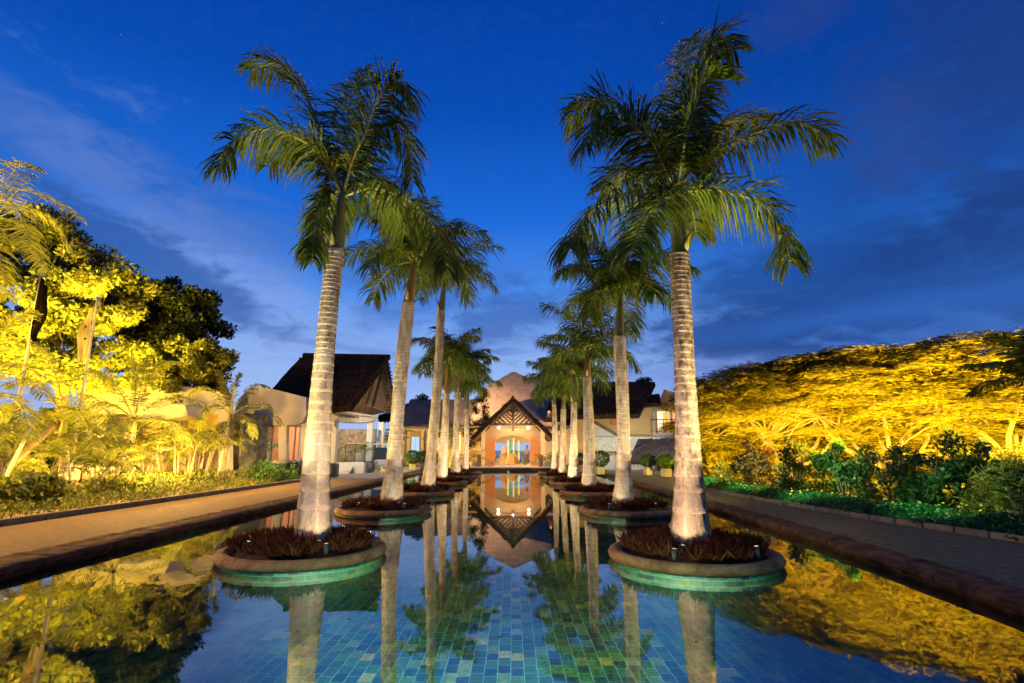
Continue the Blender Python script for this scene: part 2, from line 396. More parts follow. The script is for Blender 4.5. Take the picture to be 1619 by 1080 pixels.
FRONDY = leafmat('garden_palm_leaflet', (.10, .13, .02), (.22, .22, .04), .35, .45)
RIM = mat('island_rim_stone', (.16, .085, .032), (.30, .165, .065), 5, .8, .6, 40, c3=(.42, .25, .11))
SOIL = mat('dark_soil', (.02, .014, .01), (.045, .03, .018), 12, .95, .5, 40)
BROM = leafmat('maroon_blade', (.04, .010, .005), (.10, .028, .012), .15, .6, c3=(.17, .06, .02), gloss=.1)
LENSW = glow('spotlight_lens', (1, .85, .6), 1.0); IRONL = mat('lamp_housing', (.05, .05, .05), None, rough=.5)
KERB = mat('dark_coping_stone', (.035, .019, .010), (.085, .046, .024), 7, .8, .9, 22, (1, .6, 1), c3=(.14, .08, .042), spec=.2)
CURB = mat('grey_kerb_stone', (.10, .10, .085), (.17, .16, .13), 4, .9, .3, 30)
ROADL = mat('tan_road_surface', (.13, .092, .045), (.19, .14, .07), 9, .8, .5, 90, c3=(.25, .18, .09), lo=.3, hi=.7, spec=.2)
ROADM = mat('smooth_asphalt', (.12, .12, .06), (.18, .175, .09), 9, .9, .5, 90, c3=(.25, .24, .13), spec=.1, lo=.3, hi=.7)
GROUNDM = mat('garden_earth', (.12, .085, .045), (.24, .17, .09), 2.5, .95, .6, 25)
DRIVE = mat('pale_driveway', (.36, .33, .29), (.46, .43, .39), 1.5, .6, .15, 90)
DECK = mat('terracotta_floor', (.42, .26, .18), (.50, .33, .24), 3, .4, .05, 60)

# ------------------------------------------------------------------ ground, pool, roads
POOL_END = 44.0
WZ = .10
def ledge(y): return -6.50
RP = [(1.6, 4.55), (3, 4.73), (6, 5.03), (8, 5.19), (10, 5.32), (13, 5.42), (16, 5.50), (22, 5.62), (29, 5.74), (36, 5.8), (44, 5.9)]
def redge(y):
    for (y0, x0), (y1, x1) in zip(RP, RP[1:]):
        if y <= y1: return x0 + (x1 - x0) * (y - y0) / (y1 - y0)
    return RP[-1][1]
mb = MB(); far = 3000; ys = [p[0] for p in RP]
g = lambda x, y: (x, y, .24)
mb.add([g(-far, -far), g(far, -far), g(far, 1.6), g(-far, 1.6)], [(0, 1, 2, 3)])
mb.add([g(-far, 1.6), g(-6.8, 1.6), g(-6.8, 44), g(-far, 44)], [(0, 1, 2, 3)])
for a, b in zip(ys, ys[1:]): mb.add([g(redge(a) + .25, a), g(far, a), g(far, b), g(redge(b) + .25, b)], [(0, 1, 2, 3)])
mb.add([g(-far, 44), g(far, 44), g(far, 90), g(-far, 90)], [(0, 1, 2, 3)])
struct('ground', mb, GROUNDM)
mb = MB(); mb.add([(-far, 90, .24), (far, 90, .24), (far, far, .24), (-far, far, .24)], [(0, 1, 2, 3)])
mb0 = MB(); mb0.b2((-4.5, 1.5, .12), (4.2, 3.1, .27), 0, .03); struct('added_light_shield', mb0, KERB)  # unseen slab added to block upward light from the near pool lamps
SEA = mat('dusk_sea', (.004, .02, .05), (.01, .04, .09), 2, .25, .3, 6)
struct('sea', mb, SEA)

mb = MB()                                                # pool floor and walls
mb.add([(-6.6, 1.5, -.06), (6.3, 1.5, -.06), (6.3, 44.1, -.06), (-6.6, 44.1, -.06)], [(0, 1, 2, 3)])
struct('pool_floor', mb, TILE_F)
mb = MB()
mb.b2((-6.8, 1.5, -.4), (-6.50, 44, .16))
for a, b in zip(ys, ys[1:]):
    mb.add([(redge(a), a, -.4), (redge(b), b, -.4), (redge(b), b, .16), (redge(a), a, .16), (redge(a) + .3, a, .16), (redge(b) + .3, b, .16)], [(0, 1, 2, 3), (3, 2, 5, 4)])
mb.b2((-6.8, 44, -.4), (6.4, 44.3, .2)); mb.b2((-6.8, 1.2, -.4), (6, 1.6, .2))
struct('pool_wall', mb, TILE_W)
mb = MB(); mb.add([(-6.50, 1.6, WZ)] + [(redge(y), y, WZ) for y in ys] + [(-6.50, 44, WZ)], [tuple(range(len(ys) + 2))])
struct('pool_water', mb, WATER)

# coping stones: a dark stone edge with an uneven, broken back line
def coping(xf, sgn, name):
    rg = random.Random(5 + sgn); mb = MB(); vs = []; yv = []; y = 1.5
    while y < 44.1: yv.append(y); y += .085 + .007 * y
    yv.append(44.1); J = set(); y = 1.9
    while y < 30: J.add(y); yv += [y - .011, y, y + .011]; y += .62 + rg.uniform(-.06, .06)
    yv.sort()
    for y in yv:
        x = xf(y); s_ = sgn; o = rg.uniform(-.012, .012); q = rg.uniform(-.028, .028); h = rg.uniform(-.010, .012)
        w_ = .58 if sgn < 0 else .38
        prof = [(.0, .07), (-.005, .13), (-.03 + o, .14), (-.055 + o, .175), (-.035 + o, .225), (.02, .25 + o * .6), (w_ * .3, .262 + h * .6), (w_ * .62, .262 + h * .6), (w_ * .72 + q, .274 + h), (w_ * .92 + q, .268 + h), (w_ + q, .235)]
        gz, gx_ = (.022, .012) if y in J else (0, 0)
        vs += [(x + s_ * (a + gx_), y, z - gz) for a, z in prof]
    n = 11; fs = [(i * n + k, i * n + k + 1, (i + 1) * n + k + 1, (i + 1) * n + k) for i in range(len(yv) - 1) for k in range(n - 1)]
    if sgn < 0: fs = [f[::-1] for f in fs]
    mb.add(vs, fs, 0, True); struct(name, mb, KERB)
coping(ledge, -1, 'pool_edge'); coping(redge, 1, 'pool_edge')
mb = MB(); mb.b2((-6.6, 43.95, .12), (6.1, 44.5, .33), 0, .03); struct('pool_edge', mb, KERB)

# roads (sheets 6 mm over the ground), raised outer kerbs
mb = MB(); z = .246
mb.add([(-9.95, -6, z), (-7.0, -6, z), (-7.0, 44, z), (-9.9, 44, z)], [(0, 1, 2, 3)])
struct('road_left', mb, ROADL)
RO = [(-6, 8.6), (4, 8.5), (9, 8.2), (10.1, 8.0), (12.1, 7.6), (16, 7.3), (20.7, 7.15), (26, 7.6), (32, 9.2), (40, 11.5)]
mb = MB()
for (ya, xa), (yb, xb) in zip(RO, RO[1:]):
    mb.add([(redge(max(ya, 1.6)) + .33, ya, z), (xa, ya, z), (xb, yb, z), (redge(min(yb, 44)) + .33, yb, z)], [(0, 1, 2, 3)])
struct('road_right', mb, ROADM)
mb = MB(); z2 = .252
mb.add([(-22, 29.2, z2), (-7.1, 29.2, z2), (-7.1, 50, z2), (-22, 50, z2)], [(0, 1, 2, 3)]); struct('driveway', mb, DRIVE)
mb = MB(); rg = random.Random(3); y = 2.0
while y < 29: mb.box((-10.02, y + .49, .30), (.13, .975, .16), 0, 0, 1, .015); y += 1.0
struct('kerb_left', mb, CURB)
mb = MB()
def rout(y):
    for (y0, x0), (y1, x1) in zip(RO, RO[1:]):
        if y <= y1: return x0 + (x1 - x0) * (y - y0) / (y1 - y0)
    return RO[-1][1]
y = 3.0
while y < 24:
    a = math.atan2(rout(y + .6) - rout(y), .6); mb.box((rout(y + .3) + .05, y + .3, .285), (.11, .585, .13), -a, 0, 1, .015); y += .6
struct('kerb_right', mb, CURB)

# ------------------------------------------------------------------ palms in the pool
FRONT = ['front', 'second', 'third', 'fourth', 'fifth', 'hindmost']
#        side, base px, Y, shaft-bottom px, crown px, radius scale
PALM = [
    ('left', (495, 838), 8.85, (530, 394), (542, 306), 1.0),
    ('right', (1092, 850), 8.45, (1074, 402), (1073, 300), 1.0),
    ('left', (620, 785), 14.7, (646, 478), (655, 412), 1.1),
    ('right', (985, 797), 14.6, (979, 531), (981, 460), 1.0),
    ('left', (676, 768), 20.6, (697, 492), (704, 440), 1.05),
    ('right', (931, 772), 20.6, (928, 597), (930, 556), 1.1),
    ('left', (698, 755), 26.5, (706, 622), (709, 574), 1.1),
    ('right', (907, 760), 26.5, (908, 636), (906, 590), 1.05),
    ('left', (721, 749), 32.4, (724, 620), (728, 586), 1.1),
    ('right', (890, 752), 32.4, (891, 647), (892, 617), 1.0),
    ('left', (735, 745), 38.3, (738, 646), (741, 614), 1.0),
    ('right', (877, 748), 38.3, (876, 640), (876, 610), 1.05),
]
# hand placed fronds of the two front palms: image-plane track plus depth offset of the tip
FR_L = [([(520, 265), (488, 228), (425, 203), (372, 222), (345, 262)], -.9), ([(526, 250), (505, 200), (477, 137), (442, 100), (398, 110)], .6),
        ([(556, 255), (576, 215), (596, 160), (622, 128), (655, 165)], -.5), ([(580, 298), (622, 305), (662, 328), (694, 372), (706, 425)], -.8),
        ([(558, 258), (588, 215), (618, 192), (645, 225), (655, 290)], .9), ([(520, 306), (505, 330), (497, 370), (494, 410)], -.3),
        ([(535, 300), (520, 330), (512, 370), (508, 400)], 1.3), ([(560, 290), (590, 285), (620, 320), (640, 370)], 1.8),
        ([(528, 262), (500, 225), (462, 222), (425, 262)], 1.6), ([(545, 260), (548, 200), (556, 150), (575, 110)], 1.3)]
FR_R = [([(1050, 301), (1000, 303), (940, 330), (912, 365), (902, 392)], -.6), ([(1050, 262), (1030, 221), (992, 194), (948, 190), (922, 235)], -.8),
        ([(1055, 250), (1015, 194), (965, 160), (930, 160), (900, 190)], .8), ([(1078, 240), (1085, 170), (1105, 96), (1128, 62), (1165, 78)], .3),
        ([(1095, 262), (1130, 240), (1196, 209), (1262, 193), (1316, 222)], -.4), ([(1098, 301), (1135, 301), (1192, 316), (1232, 352), (1250, 415)], -.5),
        ([(1095, 250), (1120, 215), (1160, 190), (1200, 188)], 1.5), ([(1060, 305), (1035, 325), (1010, 360), (1000, 395)], -1.2),
        ([(1072, 230), (1066, 160), (1080, 100), (1092, 60)], 1.2), ([(1082, 300), (1092, 320), (1098, 350), (1100, 372)], 1.5),
        ([(1060, 290), (1020, 270), (985, 270), (950, 300)], 1.6), ([(1078, 250), (1092, 190), (1112, 130), (1135, 105)], -.9)]
GROUPP = 'royal palms growing from the round pool islands'
SIDE_TXT = {'left': 'left', 'right': 'right'}
LOOK = ['tall royal palm nearest the viewer', 'leaning royal palm second from the front', 'royal palm third from the front', 'royal palm fourth from the front', 'small royal palm fifth from the front', 'smallest royal palm farthest back']
for pi, (side, bpx, Y, spx, cpx, rs) in enumerate(PALM):
    k = pi // 2; rg = random.Random(100 + pi)
    isl = Vector(((-3.36 if side == 'left' else 3.0), Y, 0))
    if pi == 0: isl = Vector((-3.20, 8.75, 0))
    if pi == 1: isl = Vector((2.70, 8.5, 0))
    base = P(bpx[0], bpx[1], Y); base.z = .24; base.x = P(*bpx, Y).x
    S = P(*spx, Y); C = P(*cpx, Y)
    T = thing('royal_palm', base, f'{LOOK[k]} in the {side} row, rising from its round island', 'palm tree', GROUPP)
    # ringed trunk, flared at the foot
    mb = MB(); H = (S - base).length; n = 20 if k < 2 else 14
    def rad(h):
        r = .172 + .14 * math.exp(-h / .75) + .012 * math.sin(h * 1.3 + pi); 
        return r * rs * (1 - .10 * (h / H) ** 2)
    bend = Vector((rg.uniform(-.05, .05), 0, 0)) * H * .25
    def cpos(h):
        t = h / H; return base.lerp(S, t) + bend * math.sin(math.pi * t)
    h = 0.0; rings = []; 
    while h < H - .03:
        sp = (.27 - .19 * min(1, h / (H * .8))) * rg.uniform(.75, 1.25); sp = max(.055, sp)
        h2 = min(H, h + sp); gth = .011
        rings += [(h + gth * .2, rad(h) * .99, 1), (h + gth, rad(h) * 1.022, 0), (h + sp * .35, rad(h) * 1.012, 0), (h2 - gth * .6, rad(h2) * 0.99, 0)]
        h = h2
    vs = []; tl = [rg.uniform(0, 6.28) for _ in rings]; amp = 0
    for ri, (hh, r, mi) in enumerate(rings):
        if ri == 0: ph = rg.uniform(0, 6.28); amp = .008
        if ri % 4 == 0: ph += rg.uniform(-.5, .5)
        for q in range(n):
            a = 2 * math.pi * q / n; dz = amp * math.sin(a + ph)
            c = cpos(min(H, max(0, hh + dz)))
            vs.append(c + Vector((math.cos(a), math.sin(a), 0)) * r * (1 + .012 * math.sin(3 * a + ri * .13 + ph)))
    for i in range(len(rings) - 1):
        mi = 1 if i % 4 in (3,) else 0
        mb.add([], [], 0)
        for q in range(n):
            mb.f.append((i * n + q, i * n + (q + 1) % n, (i + 1) * n + (q + 1) % n, (i + 1) * n + q)); mb.m.append(1 if i % 4 in (3, 0) and i % 4 == 3 else 0); mb.sm.append(True)
    mb.v = [tuple(v) for v in vs]
    mb.build('trunk', [BARKMOSS if pi == 1 else BARK, SCAR], T)
    mb = MB(); D = C - S; r0 = .125 * rs
    mb.tube([S - D * .03, S + D * .04, S + D * .3, S + D * .65, C, C + D.normalized() * .12], [rad(H) * .93, r0 * 1.12, r0 * 1.0, r0 * .72, r0 * .52, r0 * .2], 14)
    if rg.random() < .6 or pi in (2,):                                  # torn old sheath
        a = rg.uniform(3.6, 5.6); dv = Vector((math.cos(a), math.sin(a), 0))
        mb.tube([S + D * .02 + dv * r0 * .9, S + D * .2 + dv * r0 * 1.5, S + D * .33 + dv * r0 * 2.4], [.05, .035, .006], 6)
    mb.build('crownshaft', SHAFTB if pi in (2, 6, 8, 5) else SHAFT, T)
    if pi < 2:
        for fi, (tr, dz) in enumerate(FR_L if pi == 0 else FR_R):
            pts = [C - Vector((0, 0, .08))]
            for j, (px, py) in enumerate(tr): pts.append(P(px, py, Y + dz * (j + 1) / len(tr)))
            frond(pts, FROND, RACH, T, n=150, L=min(.92, .40 * sum((pts[q + 1] - pts[q]).length for q in range(len(pts) - 1))), w=.034, rr=.03, droop=1.15, seed=pi * 50 + fi, start=.13, plume=.65)
        if pi == 1:
            mb = MB(); mb.tube([C, P(1082, 160, Y), P(1122, 80, Y), P(1137, 6, Y)], [.03, .025, .028, .004], 6); mb.build('spear_leaf', [FROND], T)
    else:
        nf = 17
        Lf = 2.5 if k == 1 else 2.65
        for fi in range(nf):
            az = fi * 2.39996 + rg.uniform(-.25, .25) + pi; age = fi / (nf - 1)
            e0 = R(82 - 66 * age + rg.uniform(-6, 6)); l = Lf * rg.uniform(.85, 1.1) * (.8 + .2 * math.sin(math.pi * min(1, age + .3)))
            pts = arc(C + Vector((0, 0, -.05)), az, e0, l, R(68 + 26 * age + rg.uniform(-10, 10)))
            frond(pts, FROND, RACH, T, n=80 if k < 2 else 56, L=.92, w=.040 if k < 3 else .055, rr=.026, droop=1.15, seed=pi * 50 + fi, plume=.55)
    # island
    I = thing('planter_island', isl, f'round stone island with teal tiled side holding the {FRONT[k]} palm of the {side} row', 'planter', 'round planter islands in the pool')
    Rr = 1.21; c0 = isl
    mb = MB(); mb.lathe(c0, [(Rr - .20, .10), (Rr - .04, .115), (Rr + .02, .135), (Rr + .04, .18), (Rr + .015, .235), (Rr - .05, .262), (Rr - .13, .25), (Rr - .18, .2), (Rr - .19, .10)], 72, wob=.004, seed=pi); mb.build('rim', RIM, I)
    mb = MB(); mb.lathe(c0, [(Rr - .03, -.10), (Rr - .03, .14)], 72); mb.build('tiled_side', TILE_R, I)
    mb = MB(); mb.lathe(c0, [(.02, .25), (.6, .23), (Rr - .175, .19)], 40); mb.build('soil', SOIL, I)
    # maroon grassy planting
    ng = np.random.default_rng(300 + pi); nc = [900, 420, 300, 220, 180, 150][k]; per = 9
    rr = np.sqrt(ng.random(nc)) * (Rr - .20); th = ng.random(nc) * 2 * math.pi
    cx = c0.x + rr * np.cos(th); cy = c0.y + rr * np.sin(th)
    keep = (cx - base.x) ** 2 + (cy - base.y) ** 2 > .34 ** 2
    for ox, oy in ((.26, -.46), (.50, -.86), (-.68, -.66)):
        keep &= (cx - base.x - (1 if side == 'left' else -1) * ox) ** 2 + (cy - base.y - oy) ** 2 > .18 ** 2
    cx, cy = cx[keep], cy[keep]; m_ = len(cx)
    hh = .155 + .09 * ng.random(m_)
    hh *= np.clip(1.15 - .45 * (np.hypot(cx - c0.x, cy - c0.y) / Rr) ** 3, .6, 1.2)
    cxr = np.repeat(cx, per); cyr = np.repeat(cy, per); hr = np.repeat(hh, per)
    az = ng.random(len(cxr)) * 2 * math.pi; til = .25 + .75 * ng.random(len(cxr))
    d = np.stack([np.cos(az) * til, np.sin(az) * til, np.ones(len(az))], 1); dn = d / np.linalg.norm(d, axis=1, keepdims=True)
    ln = hr * (.7 + .5 * ng.random(len(az)))
    cen = np.stack([cxr, cyr, np.full(len(az), .27)], 1) + dn * ln[:, None] * .5
    leaf_mesh('maroon_ground_cover', cen, dn, rdir(ng, len(az)), ln, .026 if k < 2 else .045, BROM, loc=tuple(c0 + Vector((0, 0, .2))), fold=.12,
              label=f'dark maroon grassy plants round the foot of the {FRONT[k]} palm, {side} row', cat='ground cover', group='maroon planting on the islands', kind='stuff')
    # recessed uplights at the foot of the trunk
    s_ = 1 if side == 'left' else -1
    f0 = base + Vector((s_ * .26, -.46, .18))
    pw = [1, 1.05, 1.1, 1.1, 1.1, 1.1][k]
    spot(f0, base + Vector((0, 0, 1.05)), (620 if k == 0 else 330) * pw, 104, PINK, .03, .9)
    spot(base + Vector((s_ * .50, -.86, .20)), base.lerp(S, .62), (720 if pi != 1 else 480) * pw, 56, (1, .78, .50), .04, 1.0)
    spot(base + Vector((s_ * -.68, -.66, .20)), C + Vector((0, 0, .4)), (1500 if pi > 1 else 3200) * pw, 58, (1, .80, .36), .04, 1.0)
    if k < 2:
        for li, (ox, oy, oz) in enumerate(((.26, -.46, .18), (.50, -.86, .20), (-.68, -.66, .20))):
            b0 = base + Vector((s_ * ox, oy, oz)); ax = ((S if li < 2 else C) - b0).normalized(); U_ = thing('uplight', b0 - ax * .12, f'small metal spotlight {("against the trunk", "at the front rim", "at the outer side")[li]} on the island of the {FRONT[k]} palm, {side} row', 'spotlight', 'spotlights at the palm feet')
            mb = MB(); mb.tube([b0 - ax * .16, b0 - ax * .03], [.028, .034], 12); mb.tube([b0 - ax * .16, Vector((b0.x, b0.y, .25))], .008, 6); mb.build('housing', IRONL, U_)
            mb = MB(); mb.tube([b0 - ax * .031, b0 - ax * .022], [.026, .024], 12); mb.build('lens', LENSW, U_)
KL = 2.6
# ------------------------------------------------------------------ building materials
THATCH = mat('dark_thatch', (.020, .011, .006), (.042, .025, .014), 6, 1, 1.0, 30, (1, 1, .25), c3=(.07, .045, .026), spec=.05)
THATCHG = mat('weathered_thatch', (.25, .19, .13), (.36, .28, .19), 1.2, .95, .8, 26, (1, 1, .3), c3=(.26, .18, .13))
THATCHS = mat('straw_thatch', (.12, .10, .07), (.24, .20, .14), 8, .95, 1.0, 40, (1, 1, .2))
TIMBER = mat('dark_timber', (.05, .028, .016), (.11, .06, .035), 5, .6, .2, 30, (1, 1, .2))
TIMBW = mat('warm_timber', (.22, .12, .06), (.34, .20, .10), 5, .55, .2, 30)
DOORW = mat('orange_door_wood', (.48, .17, .045), (.62, .25, .07), 5, .45, .2, 20, (6, 6, .6))
IRON = mat('black_iron', (.02, .02, .022), None, rough=.5)
STEEL = mat('grey_hinge_metal', (.30, .28, .30), None, rough=.4, metal=.6)
CREAM = mat('cream_render', (.60, .55, .45), (.70, .65, .54), 1.5, .8, .15, 60)
PEACH = mat('peach_render', (.62, .47, .32), (.70, .54, .38), 1.2, .8, .15, 60)
OCHRE = mat('ochre_render', (.62, .42, .18), (.70, .50, .23), 1.2, .8, .15, 60)
WHITE = mat('white_paint', (.72, .73, .70), (.80, .80, .77), 3, .6)
STONED = mat('dark_basalt_wall', (.045, .05, .04), (.13, .135, .11), 3.2, .85, .9, 8, c3=(.22, .21, .16))
STONEB = mat('brown_rubble_stone', (.09, .07, .05), (.26, .20, .14), 5, .9, 1.0, 9)
STONEW = mat('pale_rubble_stone', (.30, .32, .28), (.58, .58, .50), 5, .9, .8, 9)
DARKGAP = mat('dark_recess', (.02, .016, .012), None, rough=.9)
GLASS = mat('window_glass', (.04, .06, .08), None, rough=.05, spec=.9)
PANEW = glow('lit_window_pane', (1.0, .80, .48), 1.6); PANEB = glow('cool_window_pane', (.55, .80, 1.0), .95)
LAMPG = glow('lamp_glow', (1, .86, .6), 12)
CERAMIC = mat('glazed_pot', (.42, .45, .42), (.55, .57, .52), 3, .4)
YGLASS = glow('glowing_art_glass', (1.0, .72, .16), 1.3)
BGLASS = mat('teal_art_glass', (.10, .45, .42), None, rough=.15, spec=.8)
LEAFG = leafmat('green_leaf', (.018, .075, .016), (.05, .14, .03), .3, .4, c3=(.09, .17, .03))
LEAFD = leafmat('dark_green_leaf', (.012, .035, .010), (.035, .075, .018), .25, .45, c3=(.06, .08, .02))

def thatch(mb, c, nu, nv, th, rough=.04, seed=0, mi=0, fringe=.0):
    """thick thatch panel between corners c = eave-left, eave-right, ridge-right, ridge-left"""
    rg = random.Random(seed); a, b, d, e = [Vector(q) for q in c]
    N = (b - a).cross(e - a).normalized()
    if N.z < 0: N = -N
    top = []; bot = []
    for j in range(nv + 1):
        for i in range(nu + 1):
            u, v = i / nu, j / nv; p = (a * (1 - u) + b * u) * (1 - v) + (e * (1 - u) + d * u) * v
            edge = i in (0, nu) or j in (0, nv)
            top.append(p + N * (th * .5 + rg.uniform(-rough, rough)) + Vector((rg.uniform(-1, 1), rg.uniform(-1, 1), rg.uniform(-1, 1))) * rough * (.6 if edge else .3)); bot.append(p - N * th * .5)
    n = (nu + 1) * (nv + 1); fs = []
    for j in range(nv):
        for i in range(nu):
            q = j * (nu + 1) + i; fs += [(q, q + 1, q + nu + 2, q + nu + 1), (n + q, n + q + nu + 1, n + q + nu + 2, n + q + 1)]
    for i in range(nu):
        for j in (0, nv): q = j * (nu + 1) + i; fs.append((q, n + q, n + q + 1, q + 1))
    for j in range(nv):
        for i in (0, nu): q = j * (nu + 1) + i; fs.append((q, q + nu + 1, n + q + nu + 1, n + q))
    mb.add(top + bot, fs, mi)
    if fringe:                                                   # straw ends hanging from the eave
        L = (b - a).length; k = int(L / .045)
        for i in range(k):
            p = a.lerp(b, (i + rg.random()) / k) + N * rg.uniform(-.5, .4) * th; w = (b - a).normalized() * .02
            dn = Vector((0, 0, -1)) + (a - e).normalized() * .6; dn = dn.normalized() * fringe * rg.uniform(.4, 1.2)
            mb.add([p - w, p + w, p + dn], [(0, 1, 2)], mi)
def window(parent, c, w, h, axis='y', pane=PANEW, frame=TIMBW, mull=1, d=.07, name='window'):
    """framed window facing -y (axis y) or -x/+x (axis x) centred on c"""
    mb = MB(); t = .06
    def bx(a, b, m):
        if axis == 'y': m.b2((c[0] + a[0], c[1] + a[1], c[2] + a[2]), (c[0] + b[0], c[1] + b[1], c[2] + b[2]))
        else: m.b2((c[0] + a[1], c[1] + a[0], c[2] + a[2]), (c[0] + b[1], c[1] + b[0], c[2] + b[2]))
    bx((-w / 2, -d, -h / 2), (-w / 2 + t, d, h / 2), mb); bx((w / 2 - t, -d, -h / 2), (w / 2, d, h / 2), mb)
    bx((-w / 2 + t, -d, h / 2 - t), (w / 2 - t, d, h / 2), mb); bx((-w / 2 + t, -d, -h / 2), (w / 2 - t, d, -h / 2 + t), mb)
    for i in range(mull): x = -w / 2 + w * (i + 1) / (mull + 1); bx((x - .02, -d * .8, -h / 2 + t), (x + .02, d * .8, h / 2 - t), mb)
    f = mb.build(name, frame, parent); p = MB(); bx((-w / 2 + t, -.01, -h / 2 + t), (w / 2 - t, .01, h / 2 - t), p); p.build('pane', pane, f); return f
def railing(name, a, b, h, m, parent=None, step=.13, **kw):
    a, b = Vector(a), Vector(b); mb = MB(); L = (b - a).length; n = max(2, int(L / step))
    mb.tube([a + Vector((0, 0, h)), b + Vector((0, 0, h))], .035, 6); mb.tube([a + Vector((0, 0, .1)), b + Vector((0, 0, .1))], .02, 6)
    for i in range(n + 1):
        p = a.lerp(b, i / n); mb.tube([p + Vector((0, 0, 0 if i % 6 == 0 else .1)), p + Vector((0, 0, h))], .028 if i % 6 == 0 else .012, 5)
    return mb.build(name, m, parent, loc=None if parent else tuple(a), **kw)

# ------------------------------------------------------------------ entrance porch
FZ = .42
def px_(x, Y): return P(x, 700, Y).x
def pz_(y, Y): return P(809.5, y, Y).z
Y0 = 46.0; cxp = px_(811, Y0)
porch = thing('entrance_porch', (cxp, Y0, FZ), 'gabled thatched entrance porch with timber lattice truss and open arched doorway', 'porch')
pk = Vector((cxp, Y0 - .5, pz_(632, Y0))); eL = Vector((px_(746, Y0), Y0 - .5, pz_(694, Y0))); eR = Vector((px_(876, Y0), Y0 - .5, pz_(694, Y0))); bk = Vector((0, 7.5, 0))
mb = MB(); thatch(mb, (eL, eL + bk, pk + bk, pk), 18, 16, .34, .035, 1, fringe=.12); thatch(mb, (eR + bk, eR, pk, pk + bk), 18, 16, .34, .035, 2, fringe=.12)
mb.tube([pk + Vector((0, -.05, .12)), pk + bk + Vector((0, 0, .12))], .16, 8); mb.build('thatched_roof', THATCH, porch)
# gable truss
mb = MB(); ych = Y0 - .25; zc = pz_(672, Y0); hw = (eR.x - eL.x) / 2
def slope_z(x): return pk.z - .22 - abs(x - cxp) / hw * (pk.z - eR.z)
xl, xr = cxp - (pk.z - .22 - zc) / (pk.z - eR.z) * hw, cxp + (pk.z - .22 - zc) / (pk.z - eR.z) * hw
def bar(a, b, w=.13, d=.14, m=mb):
    a, b = Vector(a), Vector(b); m.tube([a, b], w / 1.4, 4, smooth=False)
bar((xl - .15, ych, zc), (xr + .15, ych, zc), .17); bar((cxp, ych - .05, pk.z - .1), (cxp, ych - .05, zc - .55), .17)
for s_ in (-1, 1):
    bar((cxp, ych, pk.z - .2), (cxp + s_ * hw * 1.0, ych, eR.z - .1), .20)
    for i in range(6):
        x0 = cxp + s_ * .12; zz = zc + .05 + (pk.z - zc) * (i * .15)
        # struts run outwards from the king post up to the rafter
        k = .62; 
        for j in range(60):
            xx = x0 + s_ * j * .06; z1 = zz + (xx - x0) * s_ * .95
            if z1 > slope_z(xx): break
        bar((x0, ych, zz), (xx, ych, z1), .10)
    for i in range(1, 5):
        x0 = cxp + s_ * (.12 + i * .42)
        for j in range(60):
            xx = x0 + s_ * j * .06; z1 = zc + .05 + (xx - x0) * s_ * .95
            if z1 > slope_z(xx): break
        if j > 2: bar((x0, ych, zc + .05), (xx, ych, z1), .10)
mb.build('gable_truss', TIMBER, porch)
mb = MB()                                                   # thin battens behind the truss
for i in range(13):
    z1 = zc + .12 + i * .16; w = hw * (pk.z - .25 - z1) / (pk.z - eR.z) - .1
    if w > .1: mb.b2((cxp - w, ych + .35, z1), (cxp + w, ych + .39, z1 + .05))
mb.build('gable_battens', TIMBW, porch)
# side walls, front arch wall
YW = 48.6; ax0, ax1 = px_(783, YW), px_(838, YW); zs = pz_(697, YW); zt = pz_(688.5, YW); am = (ax0 + ax1) / 2
wl, wr = px_(761, YW), px_(861, YW)
mb = MB(); top = pz_(652, YW); arch = [(ax0 + (ax1 - ax0) * i / 14, zs + (zt - zs) * math.sin(math.pi * i / 14) ** .8) for i in range(15)]
def wallz(x): return min(top, pk.z - .3 - abs(x - cxp) / hw * (pk.z - eR.z) - .0)
cols = [(wl, None), (ax0, None)]
mb.prism([(wl, YW, FZ), (ax0, YW, FZ), (ax0, YW, wallz(ax0)), (wl, YW, wallz(wl))], (0, .4, 0))
mb.prism([(ax1, YW, FZ), (wr, YW, FZ), (wr, YW, wallz(wr)), (ax1, YW, wallz(ax1))], (0, .4, 0))
for (xa, za), (xb, zb) in zip(arch, arch[1:]): mb.prism([(xa, YW, za), (xb, YW, zb), (xb, YW, wallz(xb)), (xa, YW, wallz(xa))], (0, .4, 0))
mb.build('arch_wall', PEACH, porch)
mb = MB(); op = 1.0
for (xa, za), (xb, zb) in zip(arch, arch[1:]):
    mb.prism([(xa, YW - .07, za), (xb, YW - .07, zb), (xb + (xb - am) * .05, YW - .07, zb + .24), (xa + (xa - am) * .05, YW - .07, za + .24)], (0, .06, 0))
mb.b2((am - .22, YW - .12, zt + .02), (am + .22, YW - .005, zt + .95)); mb.build('arch_band', OCHRE, porch)
mb = MB()
for x in (px_(764, 46.6), px_(858, 46.6)):
    mb.b2((x - .16, 46.3, FZ), (x + .16, 46.6, zc - .1)); 
mb.b2((px_(764, 46.6) - .16, 46.6, FZ), (px_(764, 46.6) + .0, YW, zc - .6)); mb.b2((px_(858, 46.6), 46.6, FZ), (px_(858, 46.6) + .16, YW, zc - .6))
mb.build('pier', PEACH, porch)
mb = MB(); mb.b2((xl + .3, 46.35, zc - .28), (xr - .3, 46.6, zc - .12))
for s_ in (-1, 1): mb.tube([(cxp + s_ * (hw - .25), 46.5, eR.z - .15), (cxp + s_ * (hw - 1.15), 46.5, zc - .22)], .12, 4, smooth=False)
mb.build('wall_plate', TIMBW, porch)
mb = MB(); mb.b2((px_(752, 45), 44.5, .2), (px_(870, 45), 60, FZ)); mb.build('floor', DECK, porch)
